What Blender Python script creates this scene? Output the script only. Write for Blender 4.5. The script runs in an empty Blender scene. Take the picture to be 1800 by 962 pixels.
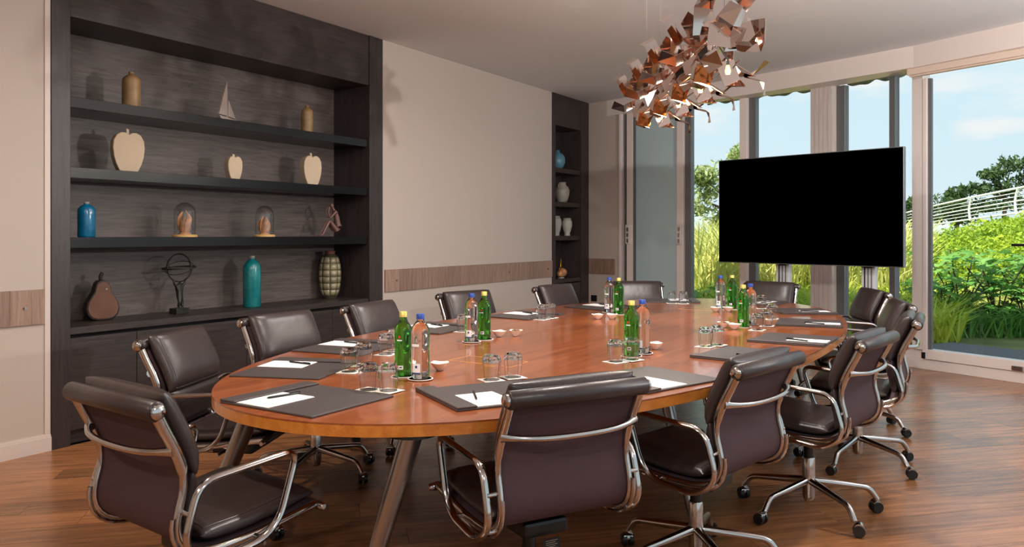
import bpy, math, random
import numpy as np
from mathutils import Vector, Matrix

# ------------------------------------------------------------------ camera, world, sun, lights, exposure
sc = bpy.context.scene
COL = sc.collection
EYE = Vector((5.015, 0.0, 1.33))
YAW = math.atan(879.0 / 1400.0)
cam_d = bpy.data.cameras.new('camera')
cam_d.sensor_width = 36.0
cam_d.lens = 28.0
cam_d.shift_y = -69.0 / 1800.0
cam_d.clip_start = 0.05
cam_d.clip_end = 3000.0
cam = bpy.data.objects.new('camera', cam_d)
COL.objects.link(cam)
cam.location = EYE
cam.rotation_euler = (math.pi / 2, 0, YAW)
sc.camera = cam

sc.view_settings.view_transform = 'Standard'
sc.view_settings.look = 'None'
sc.view_settings.gamma = 1.0
sc.view_settings.exposure = 0.08
sc.view_settings.use_curve_mapping = False
sc.cycles.use_denoising = True
sc.cycles.max_bounces = 10
sc.cycles.transparent_max_bounces = 24
sc.cycles.transmission_bounces = 10
sc.cycles.glossy_bounces = 5
sc.cycles.caustics_reflective = False
sc.cycles.caustics_refractive = False
sc.cycles.sample_clamp_indirect = 6.0

world = bpy.data.worlds.new('world')
sc.world = world
world.use_nodes = True
wn = world.node_tree.nodes; wl = world.node_tree.links
wn.clear()
w_out = wn.new('ShaderNodeOutputWorld'); w_bg = wn.new('ShaderNodeBackground')
w_tc = wn.new('ShaderNodeTexCoord'); w_sep = wn.new('ShaderNodeSeparateXYZ')
w_ramp = wn.new('ShaderNodeValToRGB')
w_ramp.color_ramp.elements[0].position = 0.0; w_ramp.color_ramp.elements[0].color = (0.74, 0.88, 0.95, 1)
w_ramp.color_ramp.elements[1].position = 0.7; w_ramp.color_ramp.elements[1].color = (0.42, 0.66, 0.90, 1)
e_ = w_ramp.color_ramp.elements.new(0.22); e_.color = (0.64, 0.85, 0.96, 1)
w_map = wn.new('ShaderNodeMapping'); w_map.inputs['Scale'].default_value = (3.0, 3.0, 11.0)
w_noi = wn.new('ShaderNodeTexNoise'); w_noi.inputs['Scale'].default_value = 2.2; w_noi.inputs['Detail'].default_value = 6
w_cr = wn.new('ShaderNodeValToRGB'); w_cr.color_ramp.elements[0].position = 0.56; w_cr.color_ramp.elements[1].position = 0.72
w_mix = wn.new('ShaderNodeMixRGB'); w_mix.inputs['Color2'].default_value = (0.90, 0.92, 0.94, 1)
wl.new(w_tc.outputs['Generated'], w_sep.inputs[0]); wl.new(w_sep.outputs['Z'], w_ramp.inputs[0])
wl.new(w_tc.outputs['Generated'], w_map.inputs[0]); wl.new(w_map.outputs[0], w_noi.inputs['Vector'])
wl.new(w_noi.outputs[0], w_cr.inputs[0]); wl.new(w_cr.outputs[0], w_mix.inputs['Fac'])
wl.new(w_ramp.outputs[0], w_mix.inputs['Color1']); wl.new(w_mix.outputs[0], w_bg.inputs['Color'])
w_bg.inputs['Strength'].default_value = 1.0
wl.new(w_bg.outputs[0], w_out.inputs['Surface'])

sun_d = bpy.data.lights.new('sun', 'SUN')
sun_d.energy = 8.5; sun_d.angle = 0.009; sun_d.color = (1.0, 0.95, 0.84)
sun = bpy.data.objects.new('sun', sun_d); COL.objects.link(sun)
sun.rotation_euler = (math.radians(38), 0, math.radians(-28))   # high, from behind the building

ADDED_DOWN_W = 48.0      # added fill lamps in the unseen part of the ceiling
ADDED_FLOOR_W = 430.0     # added floor lamp, out of view by the right-hand windows
ADDED_SPOT_W = 420.0         # added fill spotlights behind the camera
BULB_W = 6.0            # lamps of the hanging light

# ------------------------------------------------------------------ helpers
H = 3.16
F_ = Vector((-math.sin(YAW), math.cos(YAW), 0)); R_ = Vector((math.cos(YAW), math.sin(YAW), 0))

def on_plane(px, py, z):
    """place in the room where the photo point lies at height z"""
    Z = 1400.0 * (EYE.z - z) / (py - 412.0)
    p = EYE + F_ * Z + R_ * ((px - 900.0) / 1400.0 * Z)
    return Vector((p.x, p.y, z))

def along_x(px, x):
    u = (px - 900.0) / 1400.0
    d = F_ + R_ * u
    t = (x - EYE.x) / d.x
    return t * d.y, t

def lin(c):
    return tuple(((v / 255.0) / 12.92 if v <= 10 else ((v / 255.0 + 0.055) / 1.055) ** 2.4) for v in c)

def tag(o, label=None, cat=None, group=None, kind=None):
    if label: o['label'] = label
    if cat: o['category'] = cat
    if group: o['group'] = group
    if kind: o['kind'] = kind
    return o

def empty(name, loc=(0, 0, 0), rz=0.0, label=None, cat=None, group=None):
    o = bpy.data.objects.new(name, None); COL.objects.link(o)
    o.empty_display_size = 0.1
    o.location = loc; o.rotation_euler = (0, 0, rz)
    return tag(o, label, cat, group)

def copy_tree(o, parent=None):
    c = o.copy(); COL.objects.link(c)
    if parent is not None: c.parent = parent
    for ch in list(o.children): copy_tree(ch, c)
    return c

class MB:
    def __init__(self): self.v = []; self.f = []
    def add(self, vs, fs):
        n = len(self.v); self.v += [tuple(p) for p in vs]; self.f += [tuple(i + n for i in f) for f in fs]; return self
    def box(self, x0, x1, y0, y1, z0, z1, M=None):
        p = [Vector(q) for q in ((x0,y0,z0),(x1,y0,z0),(x1,y1,z0),(x0,y1,z0),(x0,y0,z1),(x1,y0,z1),(x1,y1,z1),(x0,y1,z1))]
        if M is not None: p = [M @ q for q in p]
        return self.add(p, [(3,2,1,0),(4,5,6,7),(0,1,5,4),(1,2,6,5),(2,3,7,6),(3,0,4,7)])
    def prism(self, pts, z0, z1):
        """pts counter-clockwise outline in xy"""
        n = len(pts)
        vs = [(x, y, z0) for x, y in pts] + [(x, y, z1) for x, y in pts]
        fs = [tuple(range(n - 1, -1, -1)), tuple(range(n, 2 * n))] + [(i, (i + 1) % n, n + (i + 1) % n, n + i) for i in range(n)]
        return self.add(vs, fs)
    def tube(self, pts, r, n=10, cap=True, closed=False, flat=None):
        """sweep; r number or list; flat=(axis Vector, ratio): squash the section along axis"""
        P = [Vector(p) for p in pts]; m = len(P)
        rs = r if isinstance(r, (list, tuple)) else [r] * m
        base = len(self.v); ref = None; rings = []
        for i in range(m):
            a = P[(i - 1) % m] if (closed or i > 0) else P[i]
            b = P[(i + 1) % m] if (closed or i < m - 1) else P[i]
            t = (b - a)
            t = t.normalized() if t.length > 1e-9 else Vector((0, 0, 1))
            if flat is not None:
                u = flat[0] - t * flat[0].dot(t); u.normalize()
            else:
                if ref is None:
                    ref = Vector((0, 0, 1)) if abs(t.z) < 0.9 else Vector((1, 0, 0))
                u = ref - t * ref.dot(t)
                if u.length < 1e-6: u = t.orthogonal()
                u.normalize(); ref = u
            w = t.cross(u)
            ru = rs[i] * (flat[1] if flat is not None else 1.0)
            for k in range(n):
                an = 2 * math.pi * k / n
                self.v.append(tuple(P[i] + u * (ru * math.cos(an)) + w * (rs[i] * math.sin(an))))
        for i in range(m if closed else m - 1):
            a = base + i * n; b = base + ((i + 1) % m) * n
            for k in range(n):
                self.f.append((a + k, a + (k + 1) % n, b + (k + 1) % n, b + k))
        if cap and not closed:
            self.f.append(tuple(base + k for k in range(n - 1, -1, -1)))
            self.f.append(tuple(base + (m - 1) * n + k for k in range(n)))
        return self
    def lathe(self, prof, n=24, c=(0, 0, 0), facet=None):
        base = len(self.v); m = len(prof)
        for r, z in prof:
            for k in range(n):
                an = 2 * math.pi * k / n
                self.v.append((c[0] + r * math.cos(an), c[1] + r * math.sin(an), c[2] + z))
        for i in range(m - 1):
            a = base + i * n; b = a + n
            for k in range(n):
                self.f.append((a + k, a + (k + 1) % n, b + (k + 1) % n, b + k))
        if prof[0][0] > 1e-6: self.f.append(tuple(base + k for k in range(n - 1, -1, -1)))
        if prof[-1][0] > 1e-6: self.f.append(tuple(base + (m - 1) * n + k for k in range(n)))
        return self
    def build(self, name, mat, parent=None, smooth=False, bevel=0.0, loc=None, rz=None, seg=2, angle=40):
        me = bpy.data.meshes.new(name)
        me.from_pydata(self.v, [], self.f); me.update()
        me.materials.append(mat)
        if smooth:
            me.polygons.foreach_set('use_smooth', [True] * len(me.polygons))
            try: me.set_sharp_from_angle(angle=math.radians(angle))
            except Exception: pass
        o = bpy.data.objects.new(name, me); COL.objects.link(o)
        if parent is not None: o.parent = parent
        if loc is not None: o.location = loc
        if rz is not None: o.rotation_euler = (0, 0, rz)
        if bevel > 0:
            b = o.modifiers.new('bevel', 'BEVEL'); b.width = bevel; b.segments = seg; b.limit_method = 'ANGLE'
        return o

def ico(center, r, sub=1):
    """small ball as verts and faces"""
    import bmesh
    bm = bmesh.new(); bmesh.ops.create_icosphere(bm, subdivisions=sub, radius=r)
    bm.verts.ensure_lookup_table()
    vs = [tuple(Vector(v.co) + Vector(center)) for v in bm.verts]; fs = [tuple(v.index for v in f.verts) for f in bm.faces]
    bm.free(); return vs, fs

def spline(pts, n=6):
    """Catmull-Rom through points"""
    P = [Vector(p) for p in pts]; out = []
    for i in range(len(P) - 1):
        p0 = P[i - 1] if i > 0 else P[i] * 2 - P[i + 1]
        p1, p2 = P[i], P[i + 1]
        p3 = P[i + 2] if i + 2 < len(P) else P[i + 1] * 2 - P[i]
        for k in range(n):
            t = k / n
            out.append(0.5 * ((2 * p1) + (p2 - p0) * t + (2 * p0 - 5 * p1 + 4 * p2 - p3) * t * t + (3 * p1 - p0 - 3 * p2 + p3) * t ** 3))
    out.append(P[-1]); return out

def rounded(pts, r, n=5, closed=True):
    """round the corners of a 3D polyline"""
    P = [Vector(p) for p in pts]; out = []; m = len(P)
    for i in range(m):
        if not closed and i in (0, m - 1): out.append(P[i]); continue
        a, b, c = P[(i - 1) % m], P[i], P[(i + 1) % m]
        rr = min(r, (a - b).length * 0.48, (c - b).length * 0.48)
        p = b + (a - b).normalized() * rr; q = b + (c - b).normalized() * rr
        for k in range(n + 1):
            t = k / n
            out.append(p * (1 - t) ** 2 + b * 2 * t * (1 - t) + q * t * t)
    return out

# ------------------------------------------------------------------ materials
def new_mat(name):
    m = bpy.data.materials.new(name); m.use_nodes = True
    nt = m.node_tree; b = nt.nodes['Principled BSDF']
    return m, nt, b

def plain(name, rgb, rough=0.5, metal=0.0, spec=0.5, bump=0.0, bscale=60.0, vary=0.0, vscale=8.0, coat=0.0, stretch=(1, 1, 1), emit=None):
    m, nt, b = new_mat(name)
    c = lin(rgb) + (1,)
    b.inputs['Base Color'].default_value = c
    b.inputs['Roughness'].default_value = rough
    b.inputs['Metallic'].default_value = metal
    b.inputs['Specular IOR Level'].default_value = spec
    b.inputs['Coat Weight'].default_value = coat
    b.inputs['Coat Roughness'].default_value = 0.08
    if emit:
        b.inputs['Emission Color'].default_value = lin(rgb) + (1,); b.inputs['Emission Strength'].default_value = emit
    if bump or vary:
        tc = nt.nodes.new('ShaderNodeTexCoord'); mp = nt.nodes.new('ShaderNodeMapping')
        mp.inputs['Scale'].default_value = stretch
        nt.links.new(tc.outputs['Object'], mp.inputs[0])
    if bump:
        n = nt.nodes.new('ShaderNodeTexNoise'); n.inputs['Scale'].default_value = bscale; n.inputs['Detail'].default_value = 4
        bp = nt.nodes.new('ShaderNodeBump'); bp.inputs['Strength'].default_value = bump; bp.inputs['Distance'].default_value = 0.004
        nt.links.new(mp.outputs[0], n.inputs['Vector']); nt.links.new(n.outputs[0], bp.inputs['Height']); nt.links.new(bp.outputs[0], b.inputs['Normal'])
    if vary:
        n2 = nt.nodes.new('ShaderNodeTexNoise'); n2.inputs['Scale'].default_value = vscale; n2.inputs['Detail'].default_value = 5
        nt.links.new(mp.outputs[0], n2.inputs['Vector'])
        rp = nt.nodes.new('ShaderNodeValToRGB')
        rp.color_ramp.elements[0].position = 0.3; rp.color_ramp.elements[1].position = 0.7
        rp.color_ramp.elements[0].color = tuple(v * (1 - vary) for v in c[:3]) + (1,)
        rp.color_ramp.elements[1].color = tuple(min(1, v * (1 + vary)) for v in c[:3]) + (1,)
        nt.links.new(n2.outputs[0], rp.inputs[0]); nt.links.new(rp.outputs[0], b.inputs['Base Color'])
    return m

def wood(name, rgb_a, rgb_b, rough, axis, scale=1.0, bump=0.15, coat=0.0, per_object=0.0, spec=0.5, long=14.0):
    """grain running along the given local axis (0 x, 1 y, 2 z)"""
    m, nt, b = new_mat(name)
    tc = nt.nodes.new('ShaderNodeTexCoord'); mp = nt.nodes.new('ShaderNodeMapping')
    s = [long * scale] * 3; s[axis] = 1.0 * scale
    mp.inputs['Scale'].default_value = s
    nt.links.new(tc.outputs['Object'], mp.inputs[0])
    n = nt.nodes.new('ShaderNodeTexNoise'); n.inputs['Scale'].default_value = 3.0; n.inputs['Detail'].default_value = 8; n.inputs['Distortion'].default_value = 0.6
    fine = nt.nodes.new('ShaderNodeTexNoise'); fine.inputs['Scale'].default_value = 22.0; fine.inputs['Detail'].default_value = 3
    if per_object:
        oi = nt.nodes.new('ShaderNodeObjectInfo'); ad = nt.nodes.new('ShaderNodeVectorMath'); ad.operation = 'ADD'
        mu = nt.nodes.new('ShaderNodeMath'); mu.operation = 'MULTIPLY'; mu.inputs[1].default_value = 37.0
        nt.links.new(oi.outputs['Random'], mu.inputs[0]); nt.links.new(mp.outputs[0], ad.inputs[0]); nt.links.new(mu.outputs[0], ad.inputs[1])
        vec = ad.outputs[0]
    else: vec = mp.outputs[0]
    nt.links.new(vec, n.inputs['Vector']); nt.links.new(vec, fine.inputs['Vector'])
    mx = nt.nodes.new('ShaderNodeMath'); mx.operation = 'MULTIPLY_ADD'; mx.inputs[1].default_value = 0.35
    nt.links.new(fine.outputs[0], mx.inputs[0]); nt.links.new(n.outputs[0], mx.inputs[2])
    rp = nt.nodes.new('ShaderNodeValToRGB')
    rp.color_ramp.elements[0].position = 0.45; rp.color_ramp.elements[1].position = 0.85
    rp.color_ramp.elements[0].color = lin(rgb_a) + (1,); rp.color_ramp.elements[1].color = lin(rgb_b) + (1,)
    nt.links.new(mx.outputs[0], rp.inputs[0])
    col = rp.outputs[0]
    if per_object:
        hv = nt.nodes.new('ShaderNodeHueSaturation')
        mr = nt.nodes.new('ShaderNodeMapRange'); mr.inputs[3].default_value = 1 - per_object; mr.inputs[4].default_value = 1 + per_object
        nt.links.new(oi.outputs['Random'], mr.inputs[0]); nt.links.new(mr.outputs[0], hv.inputs['Value']); nt.links.new(col, hv.inputs['Color'])
        col = hv.outputs[0]
    nt.links.new(col, b.inputs['Base Color'])
    b.inputs['Roughness'].default_value = rough; b.inputs['Coat Weight'].default_value = coat; b.inputs['Coat Roughness'].default_value = 0.1
    b.inputs['Specular IOR Level'].default_value = spec
    if bump:
        bp = nt.nodes.new('ShaderNodeBump'); bp.inputs['Strength'].default_value = bump; bp.inputs['Distance'].default_value = 0.003
        nt.links.new(mx.outputs[0], bp.inputs['Height']); nt.links.new(bp.outputs[0], b.inputs['Normal'])
    return m

def pane_mat(name, tint=(1, 1, 1), ior=1.45, rough=0.0, body=0.0, body_rgb=(160, 180, 175)):
    """thin clear sheet: lets light through, mirrors at grazing angles"""
    m = bpy.data.materials.new(name); m.use_nodes = True
    nt = m.node_tree; nt.nodes.clear()
    o = nt.nodes.new('ShaderNodeOutputMaterial'); t = nt.nodes.new('ShaderNodeBsdfTransparent'); g = nt.nodes.new('ShaderNodeBsdfGlossy')
    mx = nt.nodes.new('ShaderNodeMixShader')
    t.inputs[0].default_value = tuple(tint) + (1,); g.inputs['Roughness'].default_value = rough
    lw = nt.nodes.new('ShaderNodeLayerWeight'); lw.inputs['Blend'].default_value = 0.5
    pw = nt.nodes.new('ShaderNodeMath'); pw.operation = 'POWER'; pw.inputs[1].default_value = 4.5
    f = nt.nodes.new('ShaderNodeMath'); f.operation = 'MULTIPLY_ADD'; f.inputs[1].default_value = 0.75; f.inputs[2].default_value = ((ior - 1) / (ior + 1)) ** 2
    nt.links.new(lw.outputs['Facing'], pw.inputs[0]); nt.links.new(pw.outputs[0], f.inputs[0])
    nt.links.new(f.outputs[0], mx.inputs[0]); nt.links.new(g.outputs[0], mx.inputs[2])
    if body > 0:
        d = nt.nodes.new('ShaderNodeBsdfDiffuse'); d.inputs[0].default_value = lin(body_rgb) + (1,)
        m2 = nt.nodes.new('ShaderNodeMixShader'); m2.inputs[0].default_value = body
        nt.links.new(t.outputs[0], m2.inputs[1]); nt.links.new(d.outputs[0], m2.inputs[2]); nt.links.new(m2.outputs[0], mx.inputs[1])
    else: nt.links.new(t.outputs[0], mx.inputs[1])
    nt.links.new(mx.outputs[0], o.inputs[0])
    return m

def glass(name, rgb, ior=1.45):
    m, nt, b = new_mat(name)
    b.inputs['Base Color'].default_value = tuple(rgb) + (1,)
    b.inputs['Transmission Weight'].default_value = 1.0; b.inputs['Roughness'].default_value = 0.0; b.inputs['IOR'].default_value = ior
    return m

def leaf_mat(name, rgb_a, rgb_b, rough=0.5, trans=0.35, scale=3.0):
    m, nt, b = new_mat(name)
    tc = nt.nodes.new('ShaderNodeTexCoord'); n = nt.nodes.new('ShaderNodeTexNoise'); n.inputs['Scale'].default_value = scale; n.inputs['Detail'].default_value = 6
    rp = nt.nodes.new('ShaderNodeValToRGB'); rp.color_ramp.elements[0].position = 0.35; rp.color_ramp.elements[1].position = 0.65
    rp.color_ramp.elements[0].color = lin(rgb_a) + (1,); rp.color_ramp.elements[1].color = lin(rgb_b) + (1,)
    nt.links.new(tc.outputs['Object'], n.inputs['Vector']); nt.links.new(n.outputs[0], rp.inputs[0]); nt.links.new(rp.outputs[0], b.inputs['Base Color'])
    b.inputs['Roughness'].default_value = rough; b.inputs['Specular IOR Level'].default_value = 0.3
    tr = nt.nodes.new('ShaderNodeBsdfTranslucent'); nt.links.new(rp.outputs[0], tr.inputs[0])
    mx = nt.nodes.new('ShaderNodeMixShader'); mx.inputs[0].default_value = trans
    nt.links.new(b.outputs[0], mx.inputs[1]); nt.links.new(tr.outputs[0], mx.inputs[2]); nt.links.new(mx.outputs[0], nt.nodes['Material Output'].inputs[0])
    return m

M_wall = plain('wall_paint', (194, 180, 170), 0.85, bump=0.02, bscale=120)
M_ceil = plain('ceiling_paint', (220, 222, 224), 0.9)
M_trimw = plain('trim_paint', (214, 200, 192), 0.5)
M_frame = plain('window_frame_paint', (232, 220, 214), 0.45)
M_alu = plain('grey_aluminium', (112, 112, 112), 0.45, metal=0.3)
M_gap = plain('dark_gasket', (20, 18, 18), 0.6)
M_colpanel = wood('column_panel', (196, 183, 176), (214, 202, 196), 0.5, 2, 1.0, 0.05)
M_wenge = wood('wenge_veneer', (38, 30, 29), (58, 48, 46), 0.45, 1, 1.6, 0.3)
M_wenge_up = wood('wenge_veneer_upright', (40, 32, 32), (60, 50, 49), 0.42, 2, 1.6, 0.3)
M_wenge_lit = wood('wenge_lit', (74, 65, 62), (104, 92, 88), 0.5, 1, 1.6, 0.2)  # wenge lightened; extra light on the niche back is in the colour
M_black = plain('black_lacquer', (20, 18, 18), 0.22, spec=0.3)
M_rail = wood('walnut_strip', (126, 99, 86), (163, 134, 117), 0.5, 2, 1.2, 0.1, per_object=0.10)
M_floor = wood('oak_plank', (120, 75, 43), (168, 111, 67), 0.27, 0, 0.8, 0.12, per_object=0.26, spec=0.85)
M_subfloor = plain('subfloor', (60, 38, 24), 0.8)
M_table = wood('cherry_top', (128, 62, 28), (164, 90, 46), 0.30, 1, 0.5, 0.0, coat=0.7)
M_edge = wood('cherry_edge', (184, 104, 36), (214, 136, 58), 0.3, 1, 0.5, 0.02, coat=0.3)
M_inlay = plain('maple_inlay', (214, 150, 88), 0.35)
M_chrome = plain('polished_aluminium', (196, 190, 186), 0.13, metal=1.0)
M_steel = plain('brushed_steel', (170, 168, 166), 0.28, metal=1.0)
M_leather = plain('brown_leather', (52, 41, 40), 0.34, bump=0.35, bscale=26, vary=0.10, vscale=5)
M_mesh = plain('woven_back', (76, 53, 58), 0.85, bump=0.25, bscale=420)
M_plastic = plain('black_plastic', (18, 17, 17), 0.35)
M_pad = plain('folder_leather', (72, 64, 63), 0.42, bump=0.12, bscale=180)
M_paper = plain('white_paper', (240, 238, 235), 0.8)
M_pen = plain('black_pen', (22, 22, 24), 0.3)
M_doily = plain('paper_coaster', (246, 240, 230), 0.85)
M_porc = plain('porcelain', (244, 236, 222), 0.25, coat=0.3)
M_tumbler = glass('tumbler_glass', (0.985, 0.99, 0.99), 1.47)
M_green = glass('green_glass', (0.10, 0.62, 0.06), 1.42)
M_clear = glass('water_bottle', (0.97, 0.98, 0.985), 1.36)
M_gold = plain('gold_cap', (224, 196, 104), 0.35, metal=0.4)
M_bluecap = plain('blue_cap', (32, 72, 160), 0.35)
M_label = plain('paper_label', (236, 238, 240), 0.6)
M_labelblue = plain('label_blue', (34, 52, 104), 0.6)
M_red = plain('label_red', (190, 50, 30), 0.6)
M_nuts = plain('nuts', (120, 92, 66), 0.6, vary=0.5, vscale=60)
M_pane = pane_mat('window_glass', (0.97, 0.985, 0.98), 1.30)
M_panegreen = pane_mat('tinted_door_glass', (0.66, 0.80, 0.79), 1.5, body=0.72, body_rgb=(206, 228, 232))
M_screen = plain('switched_off_screen', (0, 0, 0), 1.0, spec=0.0)
M_bezel = plain('screen_bezel', (120, 120, 122), 0.3, metal=0.7)
M_standgrey = plain('stand_aluminium', (206, 206, 210), 0.4, metal=0.2)
M_bronze = plain('mirror_bronze', (206, 190, 182), 0.07, metal=1.0)
M_copper = plain('mirror_copper', (178, 112, 66), 0.10, metal=1.0)
M_bulb = plain('lit_bulb', (255, 196, 96), 0.4, emit=4.0)
M_lens = plain('added_lamp_lens', (255, 236, 214), 0.4, emit=12.0)  # glowing glass of the added lamps
M_blind = plain('blind_cassette', (226, 206, 190), 0.6)
M_teal = plain('teal_glaze', (26, 118, 122), 0.15, coat=0.6, vary=0.25, vscale=10)
M_blue = plain('blue_glaze', (14, 104, 146), 0.15, coat=0.6, vary=0.25, vscale=10)
M_stone = plain('stoneware', (142, 112, 74), 0.45, vary=0.35, vscale=12, bump=0.2, bscale=60)
M_lightwood = plain('pale_wood', (196, 174, 148), 0.7, vary=0.06, vscale=6)
M_metalboat = plain('beaten_silver', (190, 172, 164), 0.45, metal=0.5, bump=0.4, bscale=90)
M_pear = plain('pear_wood', (104, 66, 44), 0.5, vary=0.25, vscale=7)
M_peardark = plain('pear_rim', (40, 28, 22), 0.5)
M_patina = plain('dark_bronze', (52, 50, 46), 0.45, metal=0.5, vary=0.4, vscale=30)
M_figure = plain('brown_cast_figure', (112, 80, 74), 0.45, bump=0.3, bscale=60)
M_vasepatch = plain('glazed_patch', (146, 136, 106), 0.3, vary=0.45, vscale=9, coat=0.3)
M_vasedark = plain('vase_body', (70, 64, 44), 0.5)
M_terracotta = plain('terracotta', (110, 66, 52), 0.6)
M_grey = plain('grey_ceramic', (150, 144, 136), 0.4, vary=0.15, vscale=10)
M_white = plain('white_ceramic', (176, 172, 164), 0.5, bump=0.5, bscale=50)
M_aqua = plain('aqua_ceramic', (86, 132, 150), 0.35)
M_driftgold = plain('gold_leaf', (190, 140, 62), 0.3, metal=0.8)
M_shell = plain('amber_shell', (196, 138, 92), 0.35, vary=0.35, vscale=25)
M_basewood = plain('cloche_base', (206, 162, 100), 0.5)
M_cloche = pane_mat('cloche_glass', (0.94, 0.94, 0.94), 1.6, 0.02)
M_rendered = plain('outside_render', (214, 218, 214), 0.9)
M_gravel = plain('dark_gravel', (104, 100, 98), 0.9, bump=0.8, bscale=60, vary=0.3, vscale=40)
M_soil = plain('garden_soil', (110, 112, 58), 0.95, vary=0.35, vscale=2)
M_whitepipe = plain('white_railing_paint', (240, 240, 234), 0.5)
M_awning = plain('awning_cloth', (150, 158, 146), 0.8)
M_hill = plain('distant_hill', (160, 172, 168), 1.0)
M_bark = plain('bark', (92, 78, 62), 0.9)
L_lime = leaf_mat('lime_leaf', (150, 172, 44), (220, 224, 96), scale=1.5)
L_hedge = leaf_mat('hedge_leaf', (112, 148, 36), (190, 206, 66), scale=1.2)
L_dark = leaf_mat('dark_leaf', (80, 138, 58), (142, 186, 94), scale=2)
L_grass = leaf_mat('grass_blade', (170, 180, 84), (232, 226, 142), scale=1.5)
L_olive = leaf_mat('olive_leaf', (120, 140, 78), (184, 194, 128), scale=2)
L_pine = leaf_mat('pine_needle', (48, 74, 40), (96, 118, 66), scale=2)

def bw(mb, name, mat, parent=None, **k):
    """build from room coordinates under an unrotated parent"""
    if parent is not None:
        q = parent.location
        if parent.parent is not None: q = q + parent.parent.location
        mb.v = [(x - q.x, y - q.y, z - q.z) for x, y, z in mb.v]
    return mb.build(name, mat, parent, **k)

def struct(mb, name, mat, **k):
    o = mb.build(name, mat, None, **k); o['kind'] = 'structure'; return o

def sempty(name, loc=(0, 0, 0)):
    o = empty(name, loc); o['kind'] = 'structure'; return o

# ------------------------------------------------------------------ room shell
V0 = Vector((0.0, 10.0, 0)); V1 = Vector((3.247, 9.318, 0))
D1 = (V1 - V0).normalized(); D2 = Vector((1, -0.479, 0)).normalized()
V2 = V1 + D2 * ((7.6 - V1.x) / D2.x)
def facet_matrix(o, d):
    n = Vector((-d.y, d.x, 0))
    return Matrix(((d.x, n.x, 0, o.x), (d.y, n.y, 0, o.y), (0, 0, 1, 0), (0, 0, 0, 1)))
FM1 = facet_matrix(V0, D1); FM2 = facet_matrix(V1, D2)
L1 = (V1 - V0).length; L2 = (V2 - V1).length
def fa(px, o, d):
    u = (px - 900.0) / 1400.0
    q = F_ + R_ * u
    # EYE + t q = o + a d
    det = q.x * (-d.y) + d.x * q.y
    bx, by = o.x - EYE.x, o.y - EYE.y
    t = (bx * (-d.y) + d.x * by) / det
    return ((EYE + q * t) - o).dot(d)
def f1(px): return fa(px, V0, D1)
def f2(px): return fa(px, V1, D2)

ROOM = [(0, -2.6), (7.6, -2.6), (7.6, V2.y), (V1.x, V1.y), (0, 10.0)]
struct(MB().prism([(-0.75, -2.9), (7.9, -2.9), (7.9, V2.y + 0.15), (V1.x + 0.1, V1.y + 0.4), (-0.75, 10.55)], H, H + 0.3), 'ceiling', M_ceil)
struct(MB().prism([(-0.75, -2.9), (7.9, -2.9), (7.9, V2.y + 0.15), (V1.x + 0.1, V1.y + 0.4), (-0.75, 10.55)], H + 0.3, H + 2.3), 'roof', M_rendered)
wl_ = MB()
wl_.box(-0.72, -0.62, -2.7, 10.4, -0.05, H)
wl_.box(-0.62, 0, -2.7, 2.64, -0.05, H)
wl_.box(-0.62, 0, 5.694, 8.95, -0.05, H)
wl_.box(-0.62, 0, 9.985, 10.4, -0.05, H)
struct(wl_, 'wall_left', M_wall)
struct(MB().box(-0.72, 7.8, -2.8, -2.6, -0.05, H), 'wall_back', M_wall)
# window side: short wall beside the corner
a_w = f1(1090)
struct(MB().box(0, a_w, 0.0, 0.25, -0.05, H, FM1), 'wall_window', M_wall)

# floor: planks laid at 45 degrees
fl = sempty('floor', (0, 0, 0))
bw(MB().prism([(-0.4, -2.6), (7.7, -2.6), (7.7, V2.y), (V1.x + 0.05, V1.y + 0.1), (0, 10.2), (-0.4, 10.2)], -0.08, -0.014), 'subfloor', M_subfloor, fl)
def clip_poly(poly, clip):
    out = poly
    for i in range(len(clip)):
        a, b = clip[i], clip[(i + 1) % len(clip)]
        inp, out = out, []
        if not inp: return []
        def side(p): return (b[0] - a[0]) * (p[1] - a[1]) - (b[1] - a[1]) * (p[0] - a[0])
        for j in range(len(inp)):
            p, q = inp[j], inp[(j + 1) % len(inp)]
            sp, sq = side(p), side(q)
            if sp >= 0: out.append(p)
            if sp * sq < 0:
                t = sp / (sp - sq); out.append((p[0] + (q[0] - p[0]) * t, p[1] + (q[1] - p[1]) * t))
    return out
rnd = random.Random(5)
S2 = math.sqrt(0.5); PW, PL = 0.19, 2.2
rest = MB(); n_planks = 0
v = -6.0
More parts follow.
